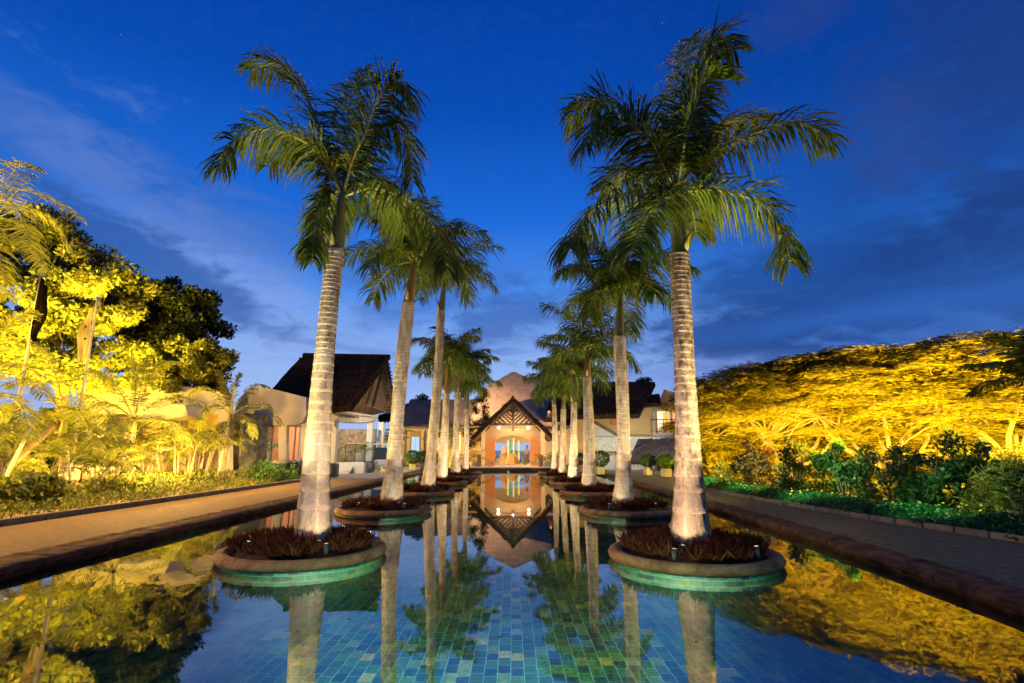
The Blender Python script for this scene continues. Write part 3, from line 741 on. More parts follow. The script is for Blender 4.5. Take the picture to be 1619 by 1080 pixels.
mb = MB(); mb.b2((px_(748, 45), 44.25, .2), (px_(874, 45), 44.5, FZ + .01), 0, .02); mb.build('step', WHITE, porch)
for s_, hx in ((-1, ax0), (1, ax1)):                        # two open plank doors
    w = 1.5; ang = R(36); mbd = MB(); mbr = MB(); c, sn = math.cos(ang), math.sin(ang)
    def D(u, z, d=0): return (hx + s_ * (u * c) + 0 * d, YW - .1 - u * sn - d, z)
    for i in range(7):
        u0, u1 = w * i / 7 + .006, w * (i + 1) / 7 - .006
        def zt_(u): return zs - .05 + (.48 * (1 - (u / w)) ** 1 if s_ else 0) * 0 + .55 * math.sin(math.pi * .5 * min(1, .35 + .65 * (u / w)))
        mbd.prism([D(u0, FZ + .05), D(u1, FZ + .05), D(u1, zt_(u1)), D(u0, zt_(u0))], (0, -.07, 0))
    d = mbd.build('door', DOORW, porch)
    for z in (FZ + .22, FZ + 1.45):
        mk = MB(); mk.prism([D(.05, z, .075), D(w - .05, z, .075), D(w - .05, z + .1, .075), D(.05, z + .1, .075)], (0, -.03, 0)); mk.build('hinge_strap', STEEL, d)
    mbr.prism([D(.1, zs + .1, .075), D(w - .3, FZ + 2.0, .075), D(w - .3, FZ + 1.85, .075), D(.1, zs - .05, .075)], (0, -.03, 0))
    mbr.build('brace', STEEL, d)
for x in (758, 855):
    mb = MB(); xx = px_(x, 44.9); mb.box((xx, 44.9, FZ + .42), (.34, .34, .84), 0, 0, .92, .03); mb.box((xx, 44.9, FZ + .88), (.38, .38, .08), 0, 0, 1, .02)
    mb.build('wooden_bollard', TIMBW, loc=(xx, 44.9, FZ), label=f'square wooden bollard on the porch step, {"left" if x < 800 else "right"} of the open doors', cat='bollard', group='bollards of the porch')
for x in (-1.2, 1.3):
    mb = MB(); mb.lathe((cxp + x, 46.2, zc - .12), [(.10, 0), (.12, -.12), (.07, -.2)], 10, cap=True); mb.build('porch_lamp', LAMPG, loc=(cxp + x, 46.2, zc - .12), label=f'small lamp under the porch beam on its {"left" if x < 0 else "right"} side', cat='lamp', group='lamps under the porch beam')
point((cxp - 1.2, 45.7, zc - .55), 340, (1, .68, .32), .1); point((cxp + 1.3, 45.7, zc - .55), 340, (1, .66, .30), .1)
point((cxp, 47.4, zc + .25), 60, (1, .70, .38), .15); point((cxp, 45.2, zc - .2), 70, (1, .85, .66), .08)
# lobby seen through the arch
mb = MB(); zr = pz_(690, 58)
mb.b2((-5.3, 59.8, FZ), (-2.2, 60.1, 4)); mb.b2((2.4, 59.8, FZ), (5.6, 60.1, 4)); mb.b2((-5.3, 49.1, FZ), (-5.0, 59.8, 4)); mb.b2((5.3, 49.1, FZ), (5.6, 59.8, 4))
mb.b2((-5.3, 49.0, 3.7), (5.6, 60, 3.85)); mb.b2((-2.2, 59.8, 2.5), (2.4, 60.1, 4))
lobby = thing('lobby_hall', (0, 50, FZ), 'lobby hall under the tall tan thatched pyramid roof behind the porch', 'building')
mb.build('wall', PEACH, lobby)
mb = MB(); mb.add([(-5, 49, FZ + .02), (5.3, 49, FZ + .02), (5.3, 60, FZ + .02), (-5, 60, FZ + .02)], [(0, 1, 2, 3)]); mb.build('floor', DECK, lobby)
point((-1.5, 52.5, 3.4), 260, (1, .68, .36), .2); point((2.0, 55, 3.4), 260, (1, .76, .46), .2)
# sculpture, rock, plant in the lobby
sx = px_(810, 53); s = thing('glass_sculpture', (sx, 53, FZ), 'cluster of tall coloured glass tubes on a golden stone base in the lobby', 'sculpture')
mb = MB(); mb.lathe((sx, 53, FZ), [(.75, 0), (.62, .35), (.45, .75), (.30, .95), (.02, 1.0)], 10, wob=.08, seed=2, smooth=False); mb.build('base', mat('golden_stone', (.45, .28, .10), (.65, .45, .18), 4, .7), s)
for i, (dx, dy, z1) in enumerate([(-.42, 0, 2.25), (-.18, .15, 2.3), (.12, -.05, 2.45), (.30, .15, 2.3), (.62, .0, 2.2)]):
    mb = MB(); mb.tube([(sx + dx, 53 + dy, FZ + .6 if abs(dx) < .4 else FZ + .3), (sx + dx, 53 + dy, FZ + z1)], .075, 10); mb.build('glass_tube', [YGLASS, BGLASS, YGLASS, BGLASS, YGLASS][i], s)
mb = MB(); rx_ = px_(799, 54); mb.lathe((rx_, 54, FZ), [(.55, 0), (.52, .7), (.38, 1.3), (.22, 1.65), (.02, 1.75)], 9, wob=.1, seed=5, smooth=False); mb.build('standing_rock', mat('pink_rock', (.40, .26, .19), (.52, .36, .27), 4, .8), loc=(rx_, 54, FZ), label='tall rounded pinkish rock standing left of the glass sculpture', cat='rock')
def fan_plant(name, loc, n, L, m, seed, pot=None, e=(75, 20), lw=.035, ll=.35, **kw):
    T = thing(name, loc, kw['label'], kw['cat'], kw.get('group')); rg = random.Random(seed); b = Vector(loc)
    if pot:
        mb = MB(); mb.lathe(b, [(.17 * pot, 0), (.26 * pot, .1 * pot), (.30 * pot, .42 * pot), (.33 * pot, .46 * pot), (.27 * pot, .46 * pot), (.25 * pot, .40 * pot), (.01, .40 * pot)], 18); mb.build('pot', CERAMIC, T)
        b = b + Vector((0, 0, .42 * pot))
    for i in range(n):
        pts = arc(b, i * 2.4 + rg.random(), R(rg.uniform(e[1], e[0])), L * rg.uniform(.75, 1.1), R(70))
        frond(pts, m, RACH, T, n=20, L=ll, w=lw, rr=.014, droop=.5, seed=seed + i, start=.25)
    return T
fan_plant('potted_palm', (px_(829, 53), 53.2, FZ), 8, 1.5, FRONDY, 71, 1, label='yellow-green palm in a pot right of the glass sculpture', cat='potted plant')
fan_plant('potted_palm', (px_(789, 53), 54, FZ), 7, 1.4, FROND, 72, 1, label='dark green palm in a pot at the left edge of the arch', cat='potted plant')
fan_plant('potted_palm', (px_(866, 45.2), 45.0, .26), 10, 1.6, LEAFG, 73, 1.1, label='bright green palm in a pot right of the porch doors', cat='potted plant')
fan_plant('potted_palm', (px_(750, 45.2), 45.2, .26), 10, 1.7, FRONDY, 74, 1.1, label='olive palm left of the porch against the yellow wall', cat='potted plant')

# ------------------------------------------------------------------ lobby hall roofs
def solid_roof(parent, faces, m, th=.3, seed=0, nu=16, nv=10, name='roof', rough=.05, fringe=.1):
    mb = MB()
    for i, q in enumerate(faces): thatch(mb, q, nu, nv, th, rough, seed + i, fringe=fringe)
    return mb.build(name, m, parent)
A = P(811, 590, 55.7); zb = 3.7
bl, br_ = Vector((px_(738, 51), 51, zb)), Vector((px_(888, 51), 51, zb)); bbl, bbr = Vector((bl.x, 63, zb)), Vector((br_.x, 63, zb))
sl, sr = P(771, 613, 54.2), P(866, 615, 54.2); sbl, sbr = Vector((sl.x, 60, sl.z)), Vector((sr.x, 60, sr.z)); e_ = Vector((0, 0, .0))
A1 = A + Vector((.15, 0, 0))
solid_roof(lobby, [(bl, br_, sr, sl), (sl, sr, A1, A), (br_, bbr, sbr, sr), (sr, sbr, A1 + Vector((0, .05, 0)), A1), (bbr, bbl, sbl, sbr), (sbr, sbl, A, A1), (bbl, bl, sl, sbl), (sbl, sl, A, A + Vector((0, .05, 0)))], THATCHG, .3, 11, 16, 8, rough=.018)
ra, rb = P(818, 596, 58), P(883, 620, 58)      # ridge running down to the right
solid_roof(lobby, [(Vector((ra.x, 54.5, 3.7)), Vector((rb.x, 54.5, 3.7)), rb, ra), (Vector((rb.x, 62, 3.7)), Vector((ra.x, 62, 3.7)), ra, rb)], THATCHG, .3, 21, name='ridge_roof')
mb = MB(); mb.prism([(rb.x - .1, 54.9, 3.2), (rb.x - .1, 61.6, 3.2), (rb.x - .1, 58, rb.z - .2)], (.1, 0, 0)); mb.build('gable_wall', PEACH, lobby)
spot((-4.6, 49.6, 5.0), (cxp - .4, 54.8, 8.0), 3400, 140, (1.0, .58, .30), .1, .9); spot((3.4, 49.6, 5.2), (cxp + 1.8, 54.8, 7.6), 1900, 155, (1.0, .62, .50), .1, .9)
point((4.3, 53.1, 5.5), 140, (1, .66, .45), .08)
# left wing
wing = thing('side_wing', (px_(690, 56), 56, .3), 'long low wing with grey hipped thatch and lit windows left of the porch', 'building')
wz = pz_(676, 54); tz = pz_(633, 58)
a, b = Vector((px_(628, 54), 54, wz)), Vector((px_(765, 54), 54, wz)); c, d = Vector((px_(765, 58), 58, tz)), Vector((px_(648, 58), 58, tz))
solid_roof(wing, [(a, b, c, d), (Vector((a.x, 62, wz)), a, d, d + Vector((0, .05, 0)))], mat('grey_wing_thatch', (.10, .085, .075), (.17, .14, .12), 1.5, .95, .7, 24, (1, 1, .3)), .28, 31)
mb = MB(); YB = 55; ws = [(px_(x0, YB), px_(x1, YB), s0, s1) for x0, x1, s0, s1 in ((650, 664, 690, 724), (683, 699, 692, 712), (715, 728, 690, 712))]
mb.b2((px_(634, YB), YB + .05, .24), (px_(762, YB), YB + .4, wz)); mb.build('wall', OCHRE, wing)
for i, (xa, xb, s0, s1) in enumerate(ws): window(wing, ((xa + xb) / 2, YB, (pz_(s0, YB) + pz_(s1, YB)) / 2), xb - xa, pz_(s0, YB) - pz_(s1, YB), 'y', PANEB if i == 0 else PANEW, CREAM, 1 if i == 0 else 2)
mb = MB()
for x in (638, 646, 668, 676, 704, 712, 733): mb.b2((px_(x, 54.5) - .13, 54.3, .24), (px_(x, 54.5) + .13, 54.6, wz - .1))
mb.b2((px_(634, 54.5), 54.25, wz - .3), (px_(762, 54.5), 54.65, wz - .08)); mb.build('colonnade', PEACH, wing)
for x in (645, 690, 735): point((px_(x, 52), 52.6, 2.6), 75, (1, .66, .22), .15)
railing('terrace_railing', (px_(640, 50), 50, .26), (px_(762, 50), 50, .26), 1.05, IRON, label='thin dark railing in front of the low wing', cat='railing')

# ------------------------------------------------------------------ driveway pavilion, left (thatched porte-cochere)
pav = thing('driveway_pavilion', (-11.5, 34, .25), 'open pavilion with big dark thatched roof and white columns over the driveway', 'building')
r1, r2 = P(480, 567, 35), P(613, 569, 34.0)
e1 = P(438, 664, 30.0); e1.z = pz_(662, 30); 
eF0 = P(393, 662, 30); eF1 = Vector((px_(584, 30.0) * 1.0, 30, pz_(640, 30))); eF1 = P(556, 645, 30.5)
eB0 = Vector((eF0.x - 1, 40.5, eF0.z)); eB1 = P(626, 645, 39.0)
hipL = Vector((r1.x - 4.8, 35, eF0.z + .2))
solid_roof(pav, [(eF0, eF1, r2, r1), (eB1, eB0, r1, r2), (eB0, eF0, r1, r1 + Vector((-.02, 0, 0)))], THATCH, .42, 41, 20, 14, rough=.06, fringe=.16)
mb = MB(); mb.tube([r1 + Vector((0, 0, .18)), r2 + Vector((.1, 0, .15))], .2, 8); mb.build('ridge_cap', THATCH, pav)
gx = r2.x - .55                                             # recessed gable of woven slats, facing the pool
mb = MB(); ga = Vector((gx, 34, r2.z - .5)); gb = Vector((gx, 31.6, 4.3)); gc = Vector((gx, 37.2, 4.3))
mb.prism([gb, gc, ga], (-.08, 0, 0)); mb.build('gable_screen', TIMBW, pav)
mb = MB()
for i in range(22):
    z = 4.35 + i * .14; w = (ga.z - z) / (ga.z - 4.3)
    if w > .04: mb.b2((gx + .01, 34 - 2.4 * w, z), (gx + .05, 34 + 3.2 * w, z + .05))
for s_ in (gb, gc): mb.tube([ga + Vector((.35, 0, .25)), s_ + Vector((.35, 0, -.1))], .09, 4)
for i in range(14):                                         # battens ends along the far verge
    p = r2.lerp(eB1, i / 14) + Vector((.05, 0, -.28)); mb.tube([p + Vector((-.7, 0, 0)), p + Vector((.15, 0, 0))], .035, 4)
mb.build('gable_battens', TIMBER, pav)
c1 = G(524, 754, .26); c2 = G(582, 747, .26)
for cc, zt in ((c1, pz_(662, c1.y)), (c2, pz_(667, c2.y))):
    mb = MB(); mb.box((cc.x, cc.y, (1.0 + zt) / 2), (.36, .36, zt - 1.0), 0, 0, .9, .03); col_ = mb.build('column', WHITE, pav)
    mb = MB(); mb.box((cc.x, cc.y, .62), (.62, .62, .76), 0, 0, .95, .05); mb.build('stone_base', STONED, col_)
for cc in ((-14.2, 30.6), (-14.4, 37.5), (-9.6, 40)):
    mb = MB(); mb.box((cc[0], cc[1], 2.0), (.36, .36, 3.5), 0, 0, .9, .03); mb.build('column', WHITE, pav)
mb = MB(); zb1 = pz_(653, c1.y); zb0 = pz_(668, c1.y)
mb.prism([(c1.x - .2, c1.y - .1, zb0 - .3), (c1.x + .0, c1.y - .2, zb1 + .15), (c2.x + .35, c2.y + .1, pz_(657, c2.y)), (c2.x + .35, c2.y + .1, pz_(666, c2.y)), (c2.x - .4, c2.y, pz_(670, c2.y)), (c1.x + .3, c1.y, zb0)], (-.45, 0, 0))
mb.b2((-14.2, 30.4, 3.0), (c1.x + .1, 30.75, 3.35)); mb.build('beam', CREAM, pav)
mb = MB()
for i in range(9):
    y = 30.4 + i * .8; mb.tube([(c1.x - .9, y, 4.0), (c1.x + .55, y, 3.55 + i * .03)], .06, 4)
for i in range(4): mb.tube([(c1.x - .6 + i * .3, 30.3, 3.95 - i * .1), (c2.x - .6 + i * .3, 37, 4.2 - i * .1)], .03, 4)
mb.build('eave_rafters', TIMBW, pav)
mb = MB(); mb.b2((-16, 39.2, .24), (-9.8, 39.5, 3.2)); mb.b2((-15.2, 32.5, .24), (-14.9, 39.2, 3.2)); mb.build('back_wall', STONEB, pav)
mb = MB()
for i in range(4): mb.b2((-13.2 + i * .0, 34.6 + i * .35, .24), (-10.2, 38.8, .24 + .16 * (i + 1)))
mb.build('steps', CREAM, pav)
mb = MB(); q0, q1 = P(545, 735, 35.6), P(576, 735, 35.6); mb.b2((q0.x, 35.5, .24), (q1.x, 36.0, .95)); mb.build('plinth', CREAM, pav)
railing('balustrade', (q0.x, 35.6, .95), (q1.x, 35.6, .95), 1.15, IRON, pav, .1)
mb = MB(); mb.b2((q0.x - .1, 35.5, 2.1), (q1.x + .1, 35.72, 2.2)); mb.build('handrail', TIMBW, pav)
fan_plant('potted_palm', ((q0.x + q1.x) / 2, 36.9, .9), 12, 1.6, LEAFG, 75, 1.4, label='green fan palm in a pot behind the pavilion balustrade', cat='potted plant')
point((-11.6, 32.6, 3.3), 230, (1, .84, .62), .15); point((-11.0, 36.6, 3.4), 190, (1, .80, .55), .15); point((-8.6, 34, 3.4), 100, (1, .9, .75), .15)
# plant screen glowing behind the pavilion
# ------------------------------------------------------------------ cream gallery with tall openings, left
gal = thing('cream_gallery', (-14.5, 33, .3), 'cream rendered gallery with curved parapet, white pillars and lit openings', 'building')
YG = 29.6; mb = MB(); th = (0, .35, 0)
def gp(x, y): return P(x, y, YG)
par = [(372, 640), (382, 626), (396, 616), (409, 612), (430, 615), (455, 621), (484, 628), (484, 655), (478, 668), (466, 672), (372, 672)]
mb.prism([gp(*q) for q in par], th)
for x0, x1 in ((440, 453), (374, 418)): mb.prism([gp(x0, 730), gp(x1, 730), gp(x1, 672), gp(x0, 672)], th)
mb.prism([gp(476, 730), gp(486, 730), gp(486, 668), gp(476, 672)], th); mb.prism([gp(374, 752), gp(486, 752), gp(486, 729), gp(374, 729)], th)
mb.build('wall', CREAM, gal)
mb = MB(); z0 = gp(0, 729).z; xa, xb = gp(380, 0).x, gp(484, 0).x
mb.b2((xa, YG + .35, z0 - .1), (xb - .2, 34, z0)); mb.build('floor', DECK, gal)
mb = MB(); mb.b2((xa, 34, z0), (xb, 34.2, 3.4)); mb.b2((xa - .1, YG + .35, z0), (xa + .1, 34, 3.4)); mb.build('inner_wall', mat('terracotta_wall', (.45, .18, .09), (.55, .24, .12), 2, .8), gal)
mb = MB(); mb.b2((xa, YG + .35, 3.35), (xb, 34.2, 3.45)); mb.build('ceiling', CREAM, gal)
for x0, x1 in ((418, 440), (453, 476)):
    mb = MB(); a, b = gp(x0, 672), gp(x1, 729); t = .09
    mb.b2((a.x, YG + .05, b.z), (a.x + t, YG + .2, a.z)); mb.b2((b.x - t, YG + .05, b.z), (b.x, YG + .2, a.z)); mb.b2((a.x + t, YG + .05, a.z - t), (b.x - t, YG + .2, a.z)); mb.b2(((a.x + b.x) / 2 - .03, YG + .07, b.z), ((a.x + b.x) / 2 + .03, YG + .18, a.z - t))
    mb.build('window_frame', TIMBW, gal)
mb = MB(); mb.b2((gp(416, 0).x, YG - .12, z0 - .02), (gp(480, 0).x, YG - .005, z0 + .06)); mb.build('sill', WHITE, gal)
fan_plant('potted_palm', (gp(464, 0).x, 31.6, z0), 9, 1.1, LEAFG, 76, 1, label='potted palm inside the right opening of the cream gallery', cat='potted plant')
point((gp(430, 0).x, 31.6, 3.0), 70, (1, .66, .40), .12); point((gp(465, 0).x, 31.2, 3.0), 55, (1, .80, .55), .12)
# leaning slab of dark stone in front of it
mb = MB(); k0, k1, k2 = G(382, 756, .26), G(424, 749, .26), G(357, 757, .26); zt = pz_(655, 28)
k1 = Vector((px_(424, 29.2), 29.2, .26)); k0 = Vector((px_(382, 27.4), 27.4, .26)); k2 = Vector((px_(357, 28.0), 28.0, .26)); k3 = k1 + (k2 - k0)
n_ = 8; vs = []
for lv, (za, sh) in enumerate([(0, 1), (.5, .97), (.85, .93), (1, .9)]):
    for q in (k0, k1, k3, k2): c_ = (k0 + k3) / 2; vs.append((c_.x + (q.x - c_.x) * sh, c_.y + (q.y - c_.y) * sh, .26 + (zt - .26) * za + (.05 if lv == 3 and q is k0 else 0)))
fs = [(a * 4 + i, a * 4 + (i + 1) % 4, a * 4 + 4 + (i + 1) % 4, a * 4 + 4 + i) for a in range(3) for i in range(4)] + [(12, 13, 14, 15)]
mb.add(vs, fs); mb.build('stone_pier', STONED, loc=tuple(k0), label='massive dark stone pier standing left of the gallery openings', cat='wall')

# ------------------------------------------------------------------ building on the right
rb_ = thing('guest_building', (12, 42, .3), 'two-storey ochre building with dark thatched roof and lit balcony', 'building')
YR = 44.0; f = lambda x, y, Y=YR: P(x, y, Y)
ridge0, ridge1 = P(878, 607, 46), P(1036, 607, 46)
ea0, ea1 = P(872, 660, 41.5), P(1011, 658, 41.5)
solid_roof(rb_, [(ea0, ea1, ridge1, ridge0), (Vector((ridge1.x - .4, 52, ea1.z)), Vector((ea0.x, 52, ea0.z)), ridge0, ridge1)], THATCH, .4, 51, 22, 12, rough=.05, fringe=.16)
mb = MB(); za = P(0, 656, YR).z; zf = P(0, 695, YR).z
mb.b2((f(892, 0).x, YR, .24), (f(1004, 0).x, YR + .4, za + .6)); mb.b2((f(1000, 0).x, YR + 2.6, zf), (f(1064, 0).x + 3, YR + 3, za + 1.2)); mb.build('wall', OCHRE, rb_)
# gable end with warm timber
mb = MB(); gx_ = ridge1.x - .2; mb.prism([(f(1011, 0, 42).x, 43.3, za + .5), (f(1043, 0).x, 43.3, za + .3), (f(1043, 0).x - .1, 43.3, za + 1.2), (ridge1.x, 43.3, P(0, 612, 46).z - .5)], (0, .2, 0)); mb.build('gable_wall', TIMBW, rb_)
mb = MB(); 
for i in range(7):
    z = za + .7 + i * .32; mb.b2((f(1012 + i * 3, 0).x, 43.2, z), (f(1042 - i, 0).x, 43.28, z + .09))
mb.build('gable_battens', TIMBER, rb_)
solid_roof(rb_, [(P(1012, 640, 43), P(1046, 640, 43), P(1042, 626, 45), P(1016, 626, 45))], THATCH, .3, 56, 8, 4, name='lower_roof')
mb = MB(); mb.b2((f(1000, 0).x, YR - .1, P(0, 650, YR).z), (f(1068, 0).x, YR + 2.8, P(0, 642, YR).z)); mb.build('balcony_soffit', CREAM, rb_)
mb = MB(); mb.b2((f(994, 0).x, YR - .6, P(0, 696, YR).z), (f(1068, 0).x, YR + 2.7, P(0, 684, YR).z)); mb.build('balcony_slab', PEACH, rb_)
zs_ = P(0, 684, YR).z
railing('balcony_railing', (f(993, 0).x, YR - .5, zs_), (f(1066, 0).x, YR - .5, zs_), 1.02, IRON, rb_, .17)
for x in (998, 1021, 1058):
    mb = MB(); xx = f(x, 0).x; mb.b2((xx - .1, YR - .45, zs_), (xx + .1, YR - .25, P(0, 650, YR).z)); mb.build('balcony_post', CREAM, rb_)
for x0, x1, pm in ((1003, 1012, PANEW), (1016, 1030, DOORW), (1037, 1050, DOORW), (1052, 1058, PANEW)):
    xa, xb = P(x0, 0, YR + 2.5).x, P(x1, 0, YR + 2.5).x
    window(rb_, ((xa + xb) / 2, YR + 2.5, zs_ + 1.2), xb - xa, 2.2, 'y', pm, WHITE if pm is PANEW else TIMBW, 1, name='balcony_door')
point((f(1015, 0).x, YR + 1.2, P(0, 653, YR).z), 170, (1, .72, .40), .12); point((f(1048, 0).x, YR + 1.2, P(0, 653, YR).z), 170, (1, .72, .40), .12)
window(rb_, (f(947, 0).x, YR - .05, f(0, 666).z), .75, .55, 'y', mat('orange_shutter', (.70, .22, .03), None, rough=.5), TIMBW, 0, name='shutter_window')
# ground-floor front: pale stone, white panelling, lean-to gable
mb = MB(); mb.b2((f(912, 0).x, YR - 1.3, P(0, 712, YR).z), (f(1006, 0).x, YR - 1.0, P(0, 691, YR).z)); mb.build('stone_band', STONEW, rb_)
mb = MB(); mb.b2((f(912, 0).x, YR - 1.1, .24), (f(1000, 0).x, YR - .9, P(0, 712.5, YR).z)); mb.build('panelled_front', WHITE, rb_)
mb = MB()
for x in (915, 930, 945, 957, 970, 985): xx = f(x, 0, YR - 1.2).x; mb.b2((xx - .05, YR - 1.16, .26), (xx + .05, YR - 1.11, P(0, 713, YR).z))
mb.b2((f(912, 0).x, YR - 1.45, P(0, 713.5, YR).z), (f(1000, 0).x, YR - 1.11, P(0, 711.5, YR).z)); mb.build('panel_frame', CREAM, rb_)
mb = MB(); mb.prism([f(938, 690, YR - .9), f(975, 690, YR - .9), f(938, 669, YR - .9)], (0, .3, 0)); mb.build('lean_to_gable', CREAM, rb_)
mb = MB(); a, b = f(937, 667, YR - 1), f(980, 692, YR - 1); mb.prism([a, b, b + Vector((0, 0, .22)), a + Vector((0, 0, .22))], (0, .6, 0)); mb.build('lean_to_roof', TIMBER, rb_)
mb = MB(); mb.b2((f(995, 0, 43).x, 42.6, .24), (f(1010, 0, 43).x, 43.4, P(0, 691, 43).z)); mb.build('stone_pier', STONEW, rb_)
for x, w in ((925, 55), (960, 65), (990, 45)): point((f(x, 0, 41.5).x, 41.5, 2.6), w * .6, (1, .95, .75), .15)
point((f(925, 0, 42).x, 42.0, 4.6), 300, (1, .55, .20), .1); point((f(965, 0, 42).x, 42.0, 4.6), 300, (1, .55, .20), .1); point((P(1030, 0, 36.5).x, 36.2, 2.9), 110, (1, .76, .52), .08)
# thatched garden bar
bar_ = thing('garden_bar', (f(1030, 0, 40).x, 40, .3), 'small open bar under a grey straw thatched roof below the balcony', 'kiosk')
b0, b1, b2_, b3 = P(996, 731, 38.5), P(1075, 731, 38.5), P(1068, 697, 41), P(1008, 697, 41)
solid_roof(bar_, [(b0, b1, b2_, b3)], THATCHS, .35, 61, 16, 8, name='roof', rough=.07, fringe=.25)
mb = MB(); zc_ = P(0, 733, 39).z; mb.b2((P(1000, 0, 39).x, 38.9, .3), (P(1070, 0, 39).x, 39.6, zc_ - .06)); mb.build('counter', TIMBER, bar_)
mb = MB(); mb.b2((P(998, 0, 39).x, 38.75, zc_ - .06), (P(1072, 0, 39).x, 39.7, zc_ + .02)); mb.build('counter_top', mat('pale_counter', (.60, .45, .22), None), bar_)
for x in (1001, 1040, 1068):
    mb = MB(); xx = P(x, 0, 39).x; mb.b2((xx - .08, 38.95, .28), (xx + .08, 39.1, pz_(727, 39) + .4)); mb.build('post', TIMBER, bar_)
mb = MB(); mb.b2((P(1000, 0, 41).x, 41.2, .24), (P(1075, 0, 41).x, 41.4, 2.5)); mb.build('back_wall', STONEB, bar_)
point((P(1030, 0, 39).x, 40.3, 1.6), 12, (1, .7, .35), .1)
# garden wall + yellow facade right of the front palm
yw = thing('yellow_annexe', (P(1115, 0, 36).x, 36, .24), 'yellow rendered annexe behind the right-hand front palm', 'building')
mb = MB(); mb.b2((P(1090, 0, 36).x, 36, .24), (P(1135, 0, 36).x, 36.5, P(0, 672, 36).z)); mb.build('wall', OCHRE, yw)
mb = MB(); mb.b2((P(1088, 0, 36).x, 35.7, P(0, 672, 36).z), (P(1137, 0, 36).x, 36.8, P(0, 668, 36).z)); mb.build('coping', CREAM, yw)
window(yw, (P(1109, 0, 36).x, 35.95, P(0, 692, 36).z), .5, .7, 'y', mat('orange_shutter_b', (.75, .30, .03), None), TIMBW, 0)
obx = G(1155, 746, .3); T = thing('wooden_service_box', (obx.x, obx.y, .28), 'orange wooden box standing at the garden edge in front of the yellow wall', 'box')
mb = MB(); mb.b2((obx.x - .42, obx.y - .2, .28), (obx.x + .42, obx.y + .3, 1.25), 0, .03); mb.build('body', DOORW, T)
mb = MB(); mb.b2((obx.x - .48, obx.y - .26, 1.25), (obx.x + .48, obx.y + .36, 1.31)); mb.b2((obx.x - .01, obx.y - .23, .35), (obx.x + .01, obx.y - .2, 1.2)); mb.build('lid', TIMBW, T)

# round clipped shrubs in pots
def topiary(x, y, Y, rad_, label, seed, m=None, z0=.26, pot=True):
    c = P(x, y, Y); c.z = z0; T = thing('potted_topiary', c, label, 'potted shrub', 'clipped shrubs in pots'); ng = np.random.default_rng(seed)
    mb = MB(); mb.box((c.x, c.y, c.z + .22), (.46, .46, .44), .2, 0, 1.1, .03); mb.build('pot', CERAMIC, T)
    mb = MB(); mb.tube([c + Vector((0, 0, .4)), c + Vector((.02, 0, .75))], .05, 6); mb.build('stem', TIMBW, T)
    n = 1500; v = rdir(ng, n); rr = rad_ * (.72 + .3 * ng.random(n)); cen = np.array(c) + np.array([0, 0, .45 + rad_ * .8]) + v * rr[:, None] * np.array([1, 1, .85])
    leaf_mesh('foliage', cen, rdir(ng, n) + v * .8, rdir(ng, n), .11 * (.7 + .6 * ng.random(n)), .055, m or LEAFG, parent=T)
topiary(949, 750, 34, .62, 'round green shrub in a pot between the third and second right palms', 1)
topiary(1026, 755, 33, .50, 'pale potted shrub with yellow top in front of the garden bar', 2)
topiary(1054, 759, 31, .48, 'round potted shrub beside the front right palm trunk', 3)
topiary(917, 748, 38, .5, 'small clipped shrub in a pot near the right side of the porch', 4)
topiary(652, 742, 42, .62, 'round potted shrub nearest the second left palm', 5)
topiary(668, 741, 43, .6, 'round potted shrub before the lit glass door of the wing', 6)
topiary(686, 741, 43.5, .55, 'round potted shrub between the third and fourth left palms', 7)

# ------------------------------------------------------------------ golf cart
def golf_cart(c, rz):
    T = thing('golf_cart', c, 'small white-roofed golf cart parked by the pavilion', 'golf cart'); m4 = Matrix.Rotation(rz, 4, 'Z'); C_ = Vector(c)
    def bt(mb):
        mb.v = [tuple(C_ + m4 @ (Vector(v))) for v in mb.v]; return mb
    W = mat('cart_white', (.75, .75, .72), None, rough=.3); K = mat('cart_black', (.02, .02, .02), None, rough=.6); B = mat('cart_beige_vinyl', (.45, .38, .28), None, rough=.5)
    mb = MB(); mb.box((0, 0, .38), (1.1, 2.2, .14), 0, 0, 1, .04); mb.box((0, -.95, .62), (1.0, .42, .42), 0, 0, .78, .08); mb.box((0, .55, .60), (1.08, .9, .34), 0, 0, .95, .06); bt(mb).build('body', W, T)
    mb = MB(); mb.box((0, .35, .82), (1.0, .5, .12), 0, 0, 1, .04); mb.box((0, .62, 1.08), (1.0, .12, .42), 0, 0, 1, .04); bt(mb).build('seat', B, T)
    mb = MB(); mb.box((0, 0, 1.86), (1.2, 1.9, .07), 0, 0, .94, .03); bt(mb).build('canopy', W, T)
    for sx_ in (-1, 1):
        for y0, y1 in ((-.8, -.65), (.85, .75)): mb = MB(); mb.tube([(sx_ * .5, y0, .6), (sx_ * .52, y1, 1.84)], .02, 6); bt(mb).build('post', K, T)
        for y in (-.75, .75):
            mb = MB(); mb.tube([(sx_ * .45, y, .24), (sx_ * .62, y, .24)], .24, 16); w = bt(mb).build('wheel', K, T); mb = MB(); mb.tube([(sx_ * .6, y, .24), (sx_ * .635, y, .24)], .12, 12); bt(mb).build('hub', W, w)
    mb = MB(); mb.box((0, -.72, 1.2), (1.0, .02, .85)); bt(mb).build('windscreen', GLASS, T)
    mb = MB(); mb.tube([(-.25, -.6, .8), (-.25, -.35, 1.0)], .02, 6); mb.lathe((-.25, -.33, 1.0), [(.15, 0), (.17, .02), (.15, .04)], 12); bt(mb).build('steering_wheel', K, T)
    for sx_ in (-.32, .32): mb = MB(); mb.tube([(sx_, -1.14, .62), (sx_, -1.17, .62)], .07, 10); bt(mb).build('headlight', CERAMIC, T)
gc_ = P(602, 745, 38.5); golf_cart((gc_.x, 38.5, .26), R(15))

